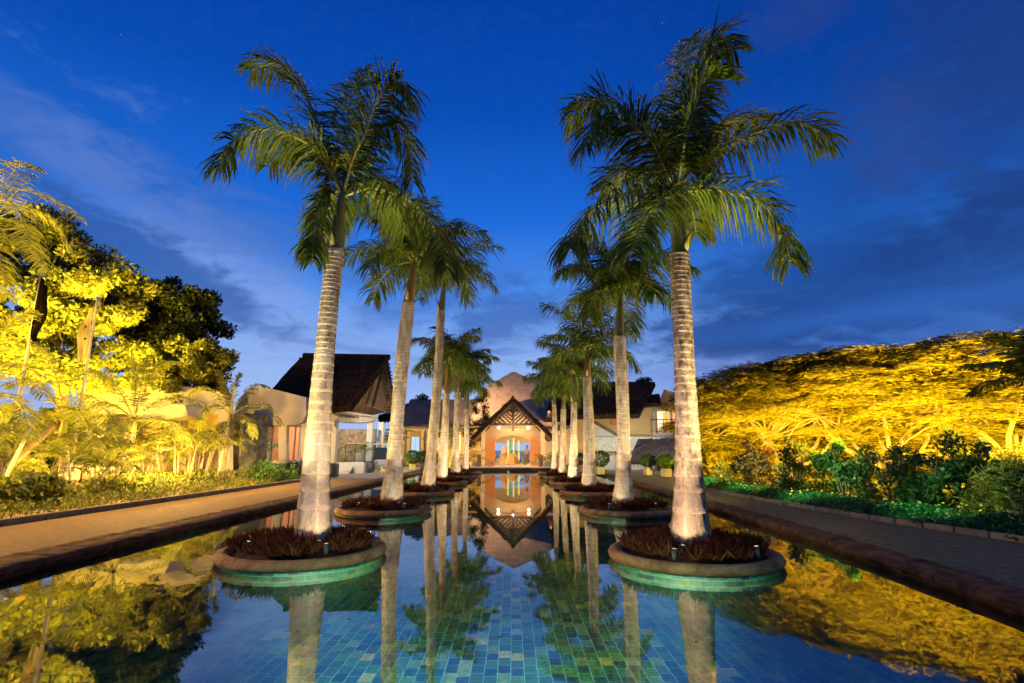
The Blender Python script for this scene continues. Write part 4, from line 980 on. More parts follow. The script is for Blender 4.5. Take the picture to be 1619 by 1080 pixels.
# ------------------------------------------------------------------ people
def person(loc, rz, shirt, trousers, hair, label, pose='stand', H=1.72, name='person'):
    T0 = Vector(loc); v = []; e = []; rad = []
    def add(p, r, par=None):
        v.append(p); rad.append(r); i = len(v) - 1
        if par is not None: e.append((par, i))
        return i
    k = H / 1.75
    pel = add((0, 0, .95), .15); wa = add((0, 0, 1.12), .125, pel); ch = add((0, .01, 1.33), .15, wa); nk = add((0, 0, 1.49), .06, ch)
    h1 = add((0, -.015, 1.58), .085, nk); h2 = add((0, -.005, 1.68), .088, h1); add((0, .005, 1.74), .05, h2); add((0, -.105, 1.605), .016, h1)
    for s_ in (-1, 1):
        hp = add((s_ * .095, 0, .88), .09, pel); kn = add((s_ * .105, -.015, .49), .06, hp); an = add((s_ * .11, .02, .09), .042, kn); add((s_ * .12, -.13, .035), .035, an)
        sh = add((s_ * .19, .01, 1.41), .058, ch)
        if pose == 'lean' or (pose == 'akimbo' and s_ > 0): el = add((s_ * .27, .03, 1.14), .042, sh); wr = add((s_ * .22, -.2, 1.06), .028, el); dd = (0, -1, -.1)
        else: el = add((s_ * .235, .02, 1.12), .042, sh); wr = add((s_ * .25, -.05, .88), .028, el); dd = (0, -.15, -1)
        pm = add((v[wr][0], v[wr][1] + dd[1] * .05, v[wr][2] + dd[2] * .05), .03, wr)
        for fi in range(4):
            o = (fi - 1.5) * .018; l = (.07, .085, .08, .06)[fi]; q = v[pm]
            a = add((q[0], q[1] + (o if pose == 'stand' else dd[1] * l * .5), q[2] + (dd[2] * l * .5 if pose == 'stand' else o)), .009, pm); qa = v[a]
            add((qa[0] - s_ * .01, qa[1] + (0 if pose == 'stand' else dd[1] * l * .5), qa[2] + dd[2] * l * .5), .007, a)
        q = v[wr]; add((q[0] - s_ * .01, q[1] - .045, q[2] - .05), .009, wr)
    me = bpy.data.meshes.new(name); me.from_pydata([(a * k, b * k, c * k) for a, b, c in v], e, []); o = bpy.data.objects.new(name, me); COL.objects.link(o)
    sk = o.modifiers.new('skin', 'SKIN'); sk.use_smooth_shade = True
    for i, sv in enumerate(me.skin_vertices[0].data): sv.radius = (rad[i] * k * (1.0), rad[i] * k * (.8 if rad[i] > .1 else 1)); sv.use_root = (i == 0)
    o.modifiers.new('sub', 'SUBSURF').levels = 1
    dg = bpy.context.evaluated_depsgraph_get(); nm = bpy.data.meshes.new_from_object(o.evaluated_get(dg)); o.modifiers.clear(); o.data = nm; nm.name = name
    nm.materials.clear(); SK = mat(label[:20] + 'skin', (.30, .17, .10), None, rough=.6)
    for m in (SK, shirt, trousers, IRON): nm.materials.append(m)
    for p in nm.polygons:
        z = p.center.z / k; x = abs(p.center.x) / k; mi = 0
        if z < .075: mi = 3
        elif z < .98 and x < .2: mi = 2
        elif z < 1.47 and (x < .245 and z > 1.2 or x < .19): mi = 1
        p.material_index = mi; p.use_smooth = True
    o.location = T0; o.rotation_euler = (0, 0, rz); tag(o, label, 'person')
    mb = MB(); mb.lathe((0, .015 * k, 1.66 * k), [(.098 * k, -.06 * k), (.104 * k, .02 * k), (.085 * k, .085 * k), (.03 * k, .115 * k)], 14); hm = mb.build('hair', hair); hm.parent = o
    return o
SHW = mat('white_shirt', (.75, .73, .70), None); TRK = mat('dark_trousers', (.04, .035, .03), None); TRB = mat('brown_trousers', (.12, .07, .04), None); HAIR = mat('black_hair', (.012, .01, .008), None, rough=.5)
person((px_(833, 51.0), 51.0, FZ), R(12), SHW, TRB, HAIR, 'person in white shirt and brown trousers standing at the right of the arched doorway')
person((P(1046, 0, YR + 1).x, YR + .7, zs_), 0, mat('red_checked_shirt', (.45, .10, .07), (.6, .5, .42), 18, lo=.45, hi=.55), TRK, HAIR, 'person in a reddish shirt standing on the lit balcony')
person((P(429, 0, 31.6).x, 31.6, z0), R(-70), SHW, TRK, HAIR, 'person in white shirt and black trousers inside the cream gallery', 'lean')
KL = 5.0
# ------------------------------------------------------------------ vegetation materials
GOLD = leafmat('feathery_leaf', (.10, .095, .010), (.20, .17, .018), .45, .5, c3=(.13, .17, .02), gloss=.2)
BROAD = leafmat('broad_leaf', (.035, .055, .010), (.12, .13, .02), .35, .45, c3=(.22, .20, .04))
BROADD = leafmat('dark_broad_leaf', (.010, .018, .006), (.03, .042, .012), .25, .5, c3=(.09, .09, .02), gloss=.15)
FEATH = leafmat('areca_leaflet', (.10, .12, .015), (.22, .22, .03), .4, .45)
EMER = leafmat('emerald_ground_leaf', (.012, .085, .022), (.03, .17, .045), .3, .45, c3=(.10, .24, .05), gloss=.25)
REDL = leafmat('reddish_leaf', (.06, .03, .012), (.14, .06, .02), .3, .45, c3=(.10, .14, .03))
BRANCH = mat('pale_branch_bark', (.32, .25, .17), (.48, .40, .29), 4, .9, .5, 20)
BRANCH2 = mat('shaded_branch_bark', (.10, .075, .045), (.20, .15, .10), 4, .9, .6, 18)
TRUNKD = mat('brown_trunk_bark', (.14, .10, .06), (.26, .19, .12), 5, .9, .8, 18)

def limb(mb, pts, r0, r1, n=7, seed=0, wig=.0):
    rg = random.Random(seed); cv = catmull(pts, 4 * (len(pts) - 1) + 1)
    cv = [p + Vector((rg.uniform(-wig, wig), rg.uniform(-wig, wig), rg.uniform(-wig, wig) * .5)) if 0 < i < len(cv) - 1 else p for i, p in enumerate(cv)]
    mb.tube(cv, [r0 + (r1 - r0) * (i / (len(cv) - 1)) ** .8 for i in range(len(cv))], n)
    return cv

def layered_tree(loc, cen, rad, npad, seed, label, per=400, padr=(.6, 1.15), lean=(0, 0), stems=3, m=None, ll=.22, lw=.062):
    """wide umbrella tree: limbs fan out to flat feathery sprays stacked in layers"""
    ng = np.random.default_rng(seed); rg = random.Random(seed); T = thing('umbrella_tree', loc, label, 'tree', 'golden lit umbrella trees on the right')
    c = Vector(cen); pads = []
    while len(pads) < npad:
        v = ng.normal(size=3); v /= np.linalg.norm(v); v[2] = abs(v[2]) if rg.random() < .70 else v[2] * .6
        s_ = rg.uniform(.86, .97) if rg.random() < .72 else rg.uniform(.3, .85)
        s_ *= 1 + (.09 * math.sin(3 * math.atan2(v[1], v[0]) + seed) + .05 * math.sin(7 * math.atan2(v[1], v[0]) + 2 * seed)) * (1 - abs(v[2]))
        p = Vector((c.x + v[0] * rad[0] * s_, c.y + v[1] * rad[1] * s_, c.z + v[2] * rad[2] * s_))
        if v[1] < -.15 and v[2] < .42 and rg.random() < .62: continue
        if rg.random() < .10:
            a = rg.uniform(0, 6.28); p = Vector((c.x + math.cos(a) * rad[0] * rg.uniform(.75, 1.05), c.y + math.sin(a) * rad[1] * rg.uniform(.75, 1.05), rg.uniform(1.5, c.z)))
        pads.append((p, rg.uniform(*padr)))
    mb = MB(); base = Vector(loc); fork = base.lerp(Vector((c.x, c.y, base.z)), .25) + Vector((lean[0] * .3, lean[1] * .3, .75))
    limb(mb, [base, base.lerp(fork, .5) + Vector((.05, 0, .05)), fork], .17, .13, 10, seed)
    hubs = []
    for i in range(stems * 2):
        a = 2 * math.pi * i / (stems * 2) + rg.uniform(-.3, .3)
        hub = Vector((c.x + math.cos(a) * rad[0] * .42, c.y + math.sin(a) * rad[1] * .42, c.z + rg.uniform(-.35, .25) * rad[2]))
        md = fork.lerp(hub, .5) + Vector((rg.uniform(-.3, .3), rg.uniform(-.3, .3), rg.uniform(-.35, .1)))
        limb(mb, [fork, md, hub], .095, .05, 7, seed + i, .03); hubs.append(hub)
    mb.build('trunk', BRANCH, T); mb = MB()
    for i, (p, r) in enumerate(pads):
        hb = min(hubs, key=lambda h: (h - p).length)
        limb(mb, [hb, hb.lerp(p, .5) + Vector((rg.uniform(-.25, .25), rg.uniform(-.25, .25), rg.uniform(-.1, .35))), p], .045, .012, 5, seed + 50 + i, .04)
    mb.build('limb', BRANCH, T)
    C_, D_, N_ = [], [], []
    for p, r in pads:
        k = int(per * (r / 1.0) ** 2); nr = 22                      # sprays radiate and droop at their ends
        a = ng.integers(0, nr, k) * (2 * math.pi / nr) + ng.normal(0, .06, k); q = np.sqrt(ng.random(k)) * r
        ar = np.stack([np.cos(a), np.sin(a), np.zeros(k)], 1)
        tilt = ng.normal(0, .12, 2)
        pos = np.array(p) + ar * q[:, None]; pos[:, 2] += .12 * r - .38 * (q / r) ** 2 * r * .6 + ng.normal(0, .055, k) + (ar[:, 0] * tilt[0] + ar[:, 1] * tilt[1]) * q
        sd = np.where(ng.random(k) < .5, 1., -1.)[:, None]; perp = np.stack([-ar[:, 1], ar[:, 0], np.zeros(k)], 1) * sd
        d = perp * .8 + ar * .8; d[:, 2] -= .25 * ng.random(k)
        nn = rdir(ng, k) * .55; nn[:, 2] += 1
        C_.append(pos + d * ll * .3); D_.append(d); N_.append(nn)
    C_, D_, N_ = map(np.concatenate, (C_, D_, N_))
    leaf_mesh('crown', C_, D_, N_, ll * (.6 + .7 * ng.random(len(C_))), lw * (.7 + .6 * ng.random(len(C_))), m or GOLD, parent=T)
    return T

def round_tree(loc, blobs, seed, label, m, n=30000, ll=.24, lw=.13, trunk=.3, name='broadleaf_tree', group=None, nclump=90, cl=(.5, 1.0)):
    """broad-leaved tree whose crown is clumps of leaves round an uneven set of ellipsoids"""
    ng = np.random.default_rng(seed); rg = random.Random(seed); T = thing(name, loc, label, 'tree', group)
    base = Vector(loc); cs = [Vector(b[0]) for b in blobs]; av = sum(cs, Vector((0, 0, 0))) / len(cs)
    clumps = []; tot = sum(b[1][0] * b[1][2] for b in blobs)
    for b in blobs:
        k = max(6, int(nclump * b[1][0] * b[1][2] / tot))
        for i in range(k):
            v = ng.normal(size=3); v /= np.linalg.norm(v); s_ = rg.uniform(.62, 1.02) if rg.random() < .85 else rg.uniform(.2, .6)
            clumps.append((Vector((b[0][0] + v[0] * b[1][0] * s_, b[0][1] + v[1] * b[1][1] * s_, b[0][2] + v[2] * b[1][2] * s_)), rg.uniform(*cl)))
    mb = MB(); fk = Vector((base.x * .7 + av.x * .3, base.y * .7 + av.y * .3, base.z + (av.z - base.z) * .45))
    limb(mb, [base, base.lerp(fk, .5) + Vector((.1, .05, 0)), fk], trunk, trunk * .7, 10, seed, .02)
    for i, cc in enumerate(cs): limb(mb, [fk, fk.lerp(cc, .5) + Vector((rg.uniform(-.3, .3), 0, rg.uniform(-.2, .3))), cc], trunk * .5, trunk * .2, 7, seed + i, .05)
    for i, (p, r) in enumerate(clumps[::3]):
        hb = min(cs, key=lambda h: (h - p).length); limb(mb, [hb, hb.lerp(p, .5), p], trunk * .16, .015, 4, seed + i + 90, .06)
    mb.build('trunk', TRUNKD, T)
    w = np.array([r ** 2 for _, r in clumps]); w /= w.sum(); idx = ng.choice(len(clumps), n, p=w)
    cc = np.array([tuple(p) for p, _ in clumps])[idx]; rr = np.array([r for _, r in clumps])[idx]
    v = rdir(ng, n); v[:, 2] *= .75; s_ = ng.random(n) ** .5
    pos = cc + v * (rr * s_)[:, None]
    d = rdir(ng, n) + v * .6; d[:, 2] -= .35; nn = rdir(ng, n) * .6 + v; nn[:, 2] += .5
    leaf_mesh('crown', pos, d, nn, ll * (.6 + .7 * ng.random(n)), lw * (.7 + .6 * ng.random(n)), m, parent=T, fold=.12)
    return T

def shrub(c, r, h, n, m, label, seed, ll=.12, lw=.06, name='shrub', cat='shrub', group=None, stems=9, low=.1, up=0.):
    ng = np.random.default_rng(seed); rg = random.Random(seed); T = thing(name, c, label, cat, group); c = Vector(c)
    mb = MB(); tips = []
    for i in range(stems):
        a = i * 2.4 + rg.random(); q = rg.uniform(.25, .9) * r; t = c + Vector((math.cos(a) * q, math.sin(a) * q, h * rg.uniform(.55, .92)))
        limb(mb, [c + Vector((math.cos(a) * .06, math.sin(a) * .06, -.02)), c.lerp(t, .5) + Vector((0, 0, .1 * h)), t], .022, .006, 5, seed + i, .02); tips.append(t)
    mb.build('stem', TRUNKD, T)
    nb = 22; cl = []
    for i in range(nb):
        a = rg.uniform(0, 6.28); q = math.sqrt(rg.random()) * r; zt = h * (low + (1 - low) * rg.random()) * (1 - .35 * (q / r) ** 2)
        cl.append((c.x + math.cos(a) * q, c.y + math.sin(a) * q, c.z + zt, rg.uniform(.22, .42) * r))
    cl = np.array(cl); idx = ng.integers(0, nb, n); v = rdir(ng, n); s_ = ng.random(n) ** .45
    pos = cl[idx, :3] + v * (cl[idx, 3] * s_)[:, None]; pos[:, 2] = np.maximum(pos[:, 2], c.z + .04)
    d = rdir(ng, n) + v * .5; d[:, 2] += up; nn = rdir(ng, n) * .7 + v * .6; nn[:, 2] += .4
    leaf_mesh('foliage', pos, d, nn, ll * (.6 + .8 * ng.random(n)), lw * (.7 + .6 * ng.random(n)), m, parent=T, fold=.15)
    return T

def garden_palm(base, top, label, seed, nf=11, L=2.3, tr=.13, name='garden_palm', m=None, fr=None, bend=80, e=(80, 8), ll=.55, white=False, group='low palms in the floodlit garden'):
    rg = random.Random(seed); T = thing(name, base, label, 'palm tree', group); b, t = Vector(base), Vector(top)
    mb = MB(); cv = catmull([b, b.lerp(t, .5) + Vector((rg.uniform(-.1, .1), 0, 0)), t], 26); rr = [tr * (1.35 - .45 * i / 25) * (1.10 if i % 2 else .93) for i in range(26)]
    mb.tube(cv, rr, 12); mb.build('trunk', BARK, T)
    mb = MB(); mb.tube([t - (t - b).normalized() * .1, t + Vector((0, 0, .35)), t + Vector((0, 0, .6))], [tr * .95, tr * .8, tr * .3], 10); mb.build('crownshaft', SHAFT, T)
    t = t + Vector((0, 0, .5))
    if fr:
        for i, pts in enumerate(fr): frond([t] + pts, m or FRONDY, RACH, T, n=54, L=ll, w=.04, rr=.028, droop=.55, seed=seed * 9 + i, start=.15, plume=.3)
    else:
        for i in range(nf):
            age = i / (nf - 1); frond(arc(t, i * 2.4 + seed, R(e[0] + (e[1] - e[0]) * age + rg.uniform(-6, 6)), L * rg.uniform(.85, 1.1), R(bend)), m or FRONDY, RACH, T, n=44, L=ll, w=.045, rr=.026, droop=.6, seed=seed * 9 + i, start=.15, plume=.35)
    return T

# ------------------------------------------------------------------ right side
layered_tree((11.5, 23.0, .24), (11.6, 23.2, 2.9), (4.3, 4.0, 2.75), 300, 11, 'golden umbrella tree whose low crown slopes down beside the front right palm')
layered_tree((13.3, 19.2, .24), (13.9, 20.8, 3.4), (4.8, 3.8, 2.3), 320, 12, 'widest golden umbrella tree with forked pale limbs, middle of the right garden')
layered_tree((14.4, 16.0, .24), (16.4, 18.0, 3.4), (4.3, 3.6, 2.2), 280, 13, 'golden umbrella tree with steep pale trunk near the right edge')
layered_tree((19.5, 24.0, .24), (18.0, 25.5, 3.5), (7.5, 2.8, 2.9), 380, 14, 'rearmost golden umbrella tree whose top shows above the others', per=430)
round_tree((9.7, 27.0, .24), [((9.6, 27.0, 3.2), (1.2, 1.2, 1.5)), ((9.4, 29.0, 4.7), (.8, .8, .6)), ((10.4, 28.5, 4.3), (1.0, 1.0, .8))], 15, 'dark green leafy tree between the balcony and the golden tree', BROADD, 9000, .20, .10, .12, nclump=36, cl=(.4, .7))
# palm and dark fronds at the far right edge
garden_palm((10.35, 10.4, .24), (10.25, 10.4, 2.5), 'short dark palm with upright fronds near the right edge', 32, nf=13, L=1.2, tr=.05, m=FROND, ll=.36, bend=60, e=(85, 20), group=None)
# mixed shrub border, one by one
SH = [((8.65, 19.6), .75, 1.75, REDL, 'reddish-leaved shrub at the left end of the right shrub border', .18, .07, 1500),
      ((9.1, 17.6), .8, 1.95, LEAFD, 'dark green shrub behind the emerald edging, next to the reddish one', .12, .06, 2600),
      ((9.5, 15.9), .75, 1.7, LEAFG, 'mid green shrub in the border before the first forked trunk', .13, .07, 2300),
      ((9.9, 14.5), .8, 1.75, LEAFD, 'rounded dark shrub in the middle of the right border', .11, .055, 2800),
      ((9.8, 13.0), .65, 1.45, LEAFG, 'glossy green bush in the middle of the right border', .15, .075, 1900),
      ((11.0, 13.6), .9, 1.9, LEAFD, 'tall dark shrub set back behind the glossy bush', .13, .06, 2800),
      ((10.5, 11.7), .8, 1.6, FEATH, 'feathery arching green bush toward the right edge', .26, .02, 3000),
      ((12.0, 11.2), .9, 2.1, LEAFD, 'large dark bush at the right edge behind the tall leafy plant', .14, .07, 2800),
      ((11.0, 10.2), .7, 1.35, LEAFG, 'low broad-leaved bush at the right edge of the border', .20, .09, 1500),
      ((10.0, 21.4), .7, 1.5, GOLD, 'yellow lit bush beside the orange box', .12, .05, 1900),
      ((8.8, 22.6), .55, 1.1, GOLD, 'small bright yellow bush at the foot of the yellow wall', .11, .05, 1500),
      ((13.2, 14.6), .9, 1.7, BROAD, 'olive bush under the golden tree at the right', .14, .07, 2200)]
for i, ((x, y), r, h, m, lab, ll, lw, n) in enumerate(SH): shrub((x, y, .24), r, h, n, m, lab, 400 + i, ll, lw, group='shrubs of the right border', up=.25)
def stalk_plant(c, n, h, ll, lw, m, label, seed, group=None, red=None):
    T = thing('leafy_plant', c, label, 'plant', group); rg = random.Random(seed); c = Vector(c); mbs = MB(); ng = np.random.default_rng(seed); P_, D_, N_ = [], [], []
    for i in range(n):
        a = i * 2.4; t = c + Vector((math.cos(a) * .2 * h * rg.uniform(.3, 1), math.sin(a) * .2 * h, h * rg.uniform(.6, 1)))
        limb(mbs, [c, c.lerp(t, .5) + Vector((0, 0, .05)), t], .014, .007, 5)
        for j in range(12):
            q = c.lerp(t, .35 + .65 * j / 11); b = j * 2.4 + a; d = Vector((math.cos(b), math.sin(b), .55)).normalized(); P_.append(q + d * ll * .5); D_.append(d); N_.append((0, 0, 1))
    mbs.build('stem', TRUNKD, T); leaf_mesh('foliage', np.array([tuple(p) for p in P_]), np.array([tuple(p) for p in D_]), np.array(N_, float) + rdir(ng, len(N_)) * .3, ll, lw, m, parent=T, fold=.25)
stalk_plant((9.35, 10.35, .24), 5, 1.25, .30, .09, LEAFG, 'upright plant with long glossy leaves standing in the emerald edging at the right', 41)
stalk_plant((9.0, 18.4, .24), 4, 1.35, .26, .09, REDL, 'young upright plant with pale stems beside the reddish shrub', 42)
# emerald ground cover strip
ng = np.random.default_rng(77); n = 46000; yy = 7.0 + 17.0 * ng.random(n) ** 1.25; xo = np.array([rout(y) for y in yy]); wd_ = 2.0
u = ng.random(n); xx = xo + .06 + .09 * np.sin(yy * 5.3) * np.sin(yy * 2.1 + 1) + u * wd_; patch = np.sin(yy * 1.9 + xx * 2.7) * np.sin(xx * 3.3 - yy * 1.1); hump = .13 + .07 * patch + .17 * np.sin(np.pi * np.clip(u * 1.2, 0, 1)) + .06 * np.sin(yy * 3.1) * np.cos(xx * 4)
zz = .25 + hump * (.35 + .65 * ng.random(n)); d = rdir(ng, n); d[:, 2] = abs(d[:, 2]) * .7 + .1; nn = rdir(ng, n) * .6; nn[:, 2] += 1
leaf_mesh('emerald_ground_cover', np.stack([xx, yy, zz], 1), d, nn, .10 * (.45 + 1.1 * ng.random(n) ** 1.5), .055, EMER, loc=(8, 14, .25), fold=.15, label='strip of emerald green ground cover along the right path', cat='ground cover', kind='stuff')
ng = np.random.default_rng(76); n = 170; yy = 8.5 + 13 * ng.random(n); xx = np.array([rout(y) for y in yy]) + .2 + 1.8 * ng.random(n); nn = rdir(ng, n) * .4; nn[:, 1] -= .6; nn[:, 2] += .6
leaf_mesh('tiny_flowers', np.stack([xx, yy, .50 + .12 * ng.random(n)], 1), rdir(ng, n), nn, .07, .06, leafmat('yellow_petal', (.55, .42, .05), (.70, .60, .12)), loc=(8, 14, .4), label='tiny yellow flowers dotted over the emerald ground cover', cat='flowers', kind='stuff')
ng = np.random.default_rng(78); n = 14000; yy = 9 + 17 * ng.random(n); xx = np.array([rout(y) for y in yy]) + 2.0 + 7 * ng.random(n); d = rdir(ng, n); d[:, 2] = abs(d[:, 2]); nn = rdir(ng, n); nn[:, 2] += 1
leaf_mesh('undergrowth', np.stack([xx, yy, .25 + .35 * ng.random(n)], 1), d, nn, .16 * (.5 + ng.random(n)), .07, BROAD, loc=(12, 14, .25), fold=.15, label='loose undergrowth beneath the golden trees on the right', cat='ground cover', kind='stuff')
# sodium floods under the right trees
SODR = (1.0, .56, .03)
KL = 4.2
for p, t, w in (((9.7, 20.4, .5), (11.2, 23, 4.2), 1500), ((11.0, 17.2, .5), (12.6, 20.5, 4.6), 600), ((12.2, 14.8, .5), (14.6, 18, 4.6), 550), ((13.6, 13.0, .5), (17.0, 17.5, 4.5), 600), ((9.6, 25.0, .5), (9.6, 28, 3.5), 120)):
    spot(p, t, w, 135, SODR, .15, .7)
for p, w in (((11.2, 20.8, 1.4), 420), ((13.6, 18.0, 1.3), 420), ((15.8, 16.0, 1.4), 380), ((17.5, 22.0, 2.0), 1500), ((9.6, 22.8, 1.6), 130)): point(p, w, SODR, .15)
for p, w in (((7.2, 22.5), 34), ((7.35, 18.6), 26), ((7.5, 15.0), 20), ((8.0, 11.4), 14)): spot((p[0], p[1], 1.9), (p[0] + 1.5, p[1] + .2, .3), w * 3.4, 105, (.50, 1.0, .45), .05, .8); spot((p[0], p[1], 1.9), (p[0] + 2.6, p[1] + .2, 1.1), w * 2.4, 80, (.85, 1.0, .55), .05, .8)  # unseen green-white spots added to brighten ground cover and shrubs
for p, t, w in (((9.2, 15.0, 2.3), (13.5, 20.5, 5.6), 11000), ((8.9, 18.6, 2.3), (11.0, 23, 5.4), 10500), ((10.9, 12.4, 2.3), (16, 18, 5.6), 9000), ((8.2, 20.5, 2.4), (9.5, 24, 4.0), 1500)): spot(p, t, w, 118, SODR, .05, .8)
for p, w in (((13.6, 24.4, 4.8), 1300), ((17.5, 23.6, 5.6), 3600), ((13.0, 22.6, 5.3), 900), ((16.4, 21.4, 5.4), 900), ((15.0, 23.0, 5.6), 900), ((21.5, 24, 5.2), 1600), ((10.6, 22.2, 4.0), 300)): point(p, w, SODR, .1)  # bare points hidden in the crowns, added to light their tops

# ------------------------------------------------------------------ left side
def gx_at(px, Y): return P(px, 700, Y).x
round_tree((-21.0, 25.5, .24), [((-22.0, 25, 8.6), (3.6, 3.2, 3.4)), ((-19.8, 25, 9.2), (2.3, 2.4, 1.9)), ((-20.5, 24.5, 6.0), (3.0, 2.6, 2.2)), ((-24.5, 25, 11.4), (2.8, 2.4, 2.2))], 21, 'tall golden broadleaf tree at the far left behind the flagpoles', BROAD, 42000, .26, .14, .32, nclump=130, cl=(.5, .95))
round_tree((-19.6, 30.5, .24), [((-21.2, 31, 9.4), (3.0, 3.0, 2.6)), ((-19.4, 31, 9.2), (2.3, 2.4, 2.1)), ((-20.3, 30.6, 7.6), (2.6, 2.4, 2.0)), ((-23.2, 31, 10.2), (2.2, 2.2, 2.0))], 22, 'dark rounded broadleaf tree against the sky left of the pavilion', BROADD, 46000, .27, .15, .32, nclump=140, cl=(.5, .9))
round_tree((-16.6, 27.2, .24), [((-16.9, 27.4, 5.8), (2.1, 1.6, 1.7)), ((-15.3, 27.2, 6.3), (1.0, 1.0, 1.2)), ((-18.6, 27.2, 5.8), (1.6, 1.3, 1.5))], 23, 'bright yellow-green tree lit from below under the dark round one', BROAD, 17000, .22, .11, .14, nclump=60, cl=(.4, .75))
# far left tall palm, its crown hanging into the top left corner
tb = Vector((gx_at(-20, 18), 18, .24)); tt = P(-8, 345, 18)
fr = [[P(30, 300, 17.5), P(78, 312, 17), P(125, 345, 16.6)], [P(20, 350, 17), P(50, 385, 16.5), P(70, 430, 16.2)], [P(10, 290, 17.5), P(30, 262, 17), P(52, 262, 16.8)],
      [P(-10, 380, 17), P(5, 430, 16.6), P(12, 470, 16.4)], [P(40, 330, 18.5), P(85, 350, 19), P(112, 395, 19.4)], [P(-60, 300, 18), P(-110, 310, 18), P(-150, 350, 18)], [P(-30, 270, 18), P(-60, 240, 18), P(-100, 240, 18)], [P(15, 320, 16.5), P(40, 350, 15.6), P(48, 400, 15)]]
garden_palm(tb, tt - Vector((0, 0, .5)), 'tall palm at the far left edge with lit fronds high up', 51, tr=.15, fr=fr, ll=.8)
# palm with fanned fronds by the cream house
Y = 21.5; b = Vector((gx_at(186, Y), Y, .24)); t = P(212, 668, Y)
fr = [[P(214, 600, Y), P(206, 565, Y - .3)], [P(235, 605, Y), P(258, 575, Y), P(285, 572, Y)], [P(250, 635, Y), P(290, 628, Y - .4), P(328, 645, Y - .8)], [P(180, 640, Y), P(150, 640, Y - .3), P(120, 668, Y - .6)],
      [P(190, 620, Y), P(165, 590, Y), P(140, 585, Y)], [P(245, 665, Y - .5), P(275, 672, Y - 1), P(300, 705, Y - 1.4)], [P(195, 665, Y - .5), P(180, 680, Y - 1), P(170, 720, Y - 1.3)], [P(225, 600, Y + .5), P(230, 570, Y + 1)]]
garden_palm(b, t - Vector((0, 0, .4)), 'low palm with fanned bright fronds before the cream garden house', 52, fr=fr, ll=.55, tr=.15)
Y = 24.5; b = Vector((gx_at(352, Y), Y, .24)); t = P(364, 660, Y)
fr = [[P(356, 615, Y), P(348, 588, Y)], [P(370, 615, Y), P(378, 592, Y)], [P(385, 625, Y), P(405, 608, Y), P(425, 612, Y)], [P(390, 642, Y - .4), P(420, 640, Y - .8), P(446, 672, Y - 1.2)], [P(345, 640, Y), P(325, 650, Y - .4), P(312, 678, Y - .8)], [P(340, 620, Y), P(320, 612, Y), P(300, 625, Y)], [P(375, 655, Y - .6), P(395, 665, Y - 1), P(402, 690, Y - 1.2)]]
garden_palm(b, t - Vector((0, 0, .4)), 'palm with upright yellow fronds beside the dark stone pier', 53, fr=fr, ll=.5, tr=.12)
Y = 18.5; b = Vector((gx_at(125, Y) - .3, Y, .24)); t = P(102, 668, Y)
fr = [[P(130, 625, Y - .3), P(160, 640, Y - .8), P(178, 690, Y - 1.2)], [P(115, 600, Y), P(140, 585, Y), P(165, 600, Y)], [P(75, 620, Y), P(45, 600, Y), P(10, 610, Y)], [P(90, 600, Y), P(75, 560, Y), P(62, 545, Y)], [P(120, 650, Y - .5), P(140, 680, Y - 1), P(150, 725, Y - 1.3)], [P(70, 650, Y - .4), P(45, 670, Y - .8), P(35, 705, Y - 1.2)]]
garden_palm(b, t - Vector((0, 0, .4)), 'leaning palm between the two flagpoles with arching fronds', 54, fr=fr, ll=.6, tr=.13)
Y = 14.5; b = Vector((gx_at(-22, Y), Y, .24)); t = P(-28, 640, Y)
fr = [[P(0, 578, Y), P(40, 580, Y - .3), P(68, 625, Y - .6)], [P(-5, 620, Y), P(30, 640, Y - .4), P(50, 690, Y - .8)], [P(-10, 560, Y), P(15, 510, Y), P(45, 492, Y)], [P(-60, 580, Y), P(-110, 590, Y), P(-150, 640, Y)], [P(-40, 540, Y), P(-60, 480, Y), P(-90, 470, Y)], [P(0, 650, Y - .5), P(10, 700, Y - 1)]]
garden_palm(b, t - Vector((0, 0, .5)), 'dark fronded palm leaning in from the left edge', 55, fr=fr, ll=.65, tr=.13, m=FRONDY)
# areca clump
def areca(c, nst, h, label, seed, L=1.6):
    T = thing('areca_palm', c, label, 'palm clump', 'feathery palm clumps on the left'); rg = random.Random(seed); c = Vector(c); mb = MB(); tops = []
    for i in range(nst):
        a = i * 2.4; q = .28 * math.sqrt(i + .5); b = c + Vector((math.cos(a) * q, math.sin(a) * q, 0)); t = b + Vector((math.cos(a) * .35, math.sin(a) * .35, h * rg.uniform(.55, 1)))
        mb.tube([b, b.lerp(t, .5), t], [.05, .042, .03], 7); tops.append((t, a))
    mb.build('stem', BRANCH, T)
    for j, (t, a) in enumerate(tops):
        for i in range(4): frond(arc(t, a + rg.uniform(-1.5, 1.5) + i * 1.6, R(rg.uniform(35, 80)), L * rg.uniform(.8, 1.15), R(95)), FEATH, RACH, T, n=30, L=.36, w=.035, rr=.014, droop=.7, seed=seed * 40 + j * 5 + i, start=.2)
areca((gx_at(292, 23.4), 23.4, .24), 9, 2.0, 'large feathery palm clump spilling over the reed fence', 61)
areca((gx_at(150, 19.4), 20.2, .24), 6, 1.3, 'small feathery palm clump right of the second flagpole', 62, 1.2)
areca((gx_at(55, 15), 17.0, .24), 5, 1.1, 'low feathery palm clump between the flagpoles', 63, 1.3)
areca((gx_at(610, 41), 42.5, .24), 7, 2.4, 'bright yellow-lit palm clump behind the golf cart', 64)
areca((gx_at(706, 49), 47.5, .24), 8, 3.4, 'tall yellow-lit palm clump left of the porch', 65)
for p, w in (((gx_at(610, 40), 41.0, .6), 130), ((gx_at(706, 46), 45.8, .6), 160)): point(p, w, (1, .68, .06), .12)
areca((gx_at(200, 22.5), 22.8, .24), 6, 1.7, 'mid-sized feathery palm clump in front of the garden house wall', 66, 1.4)
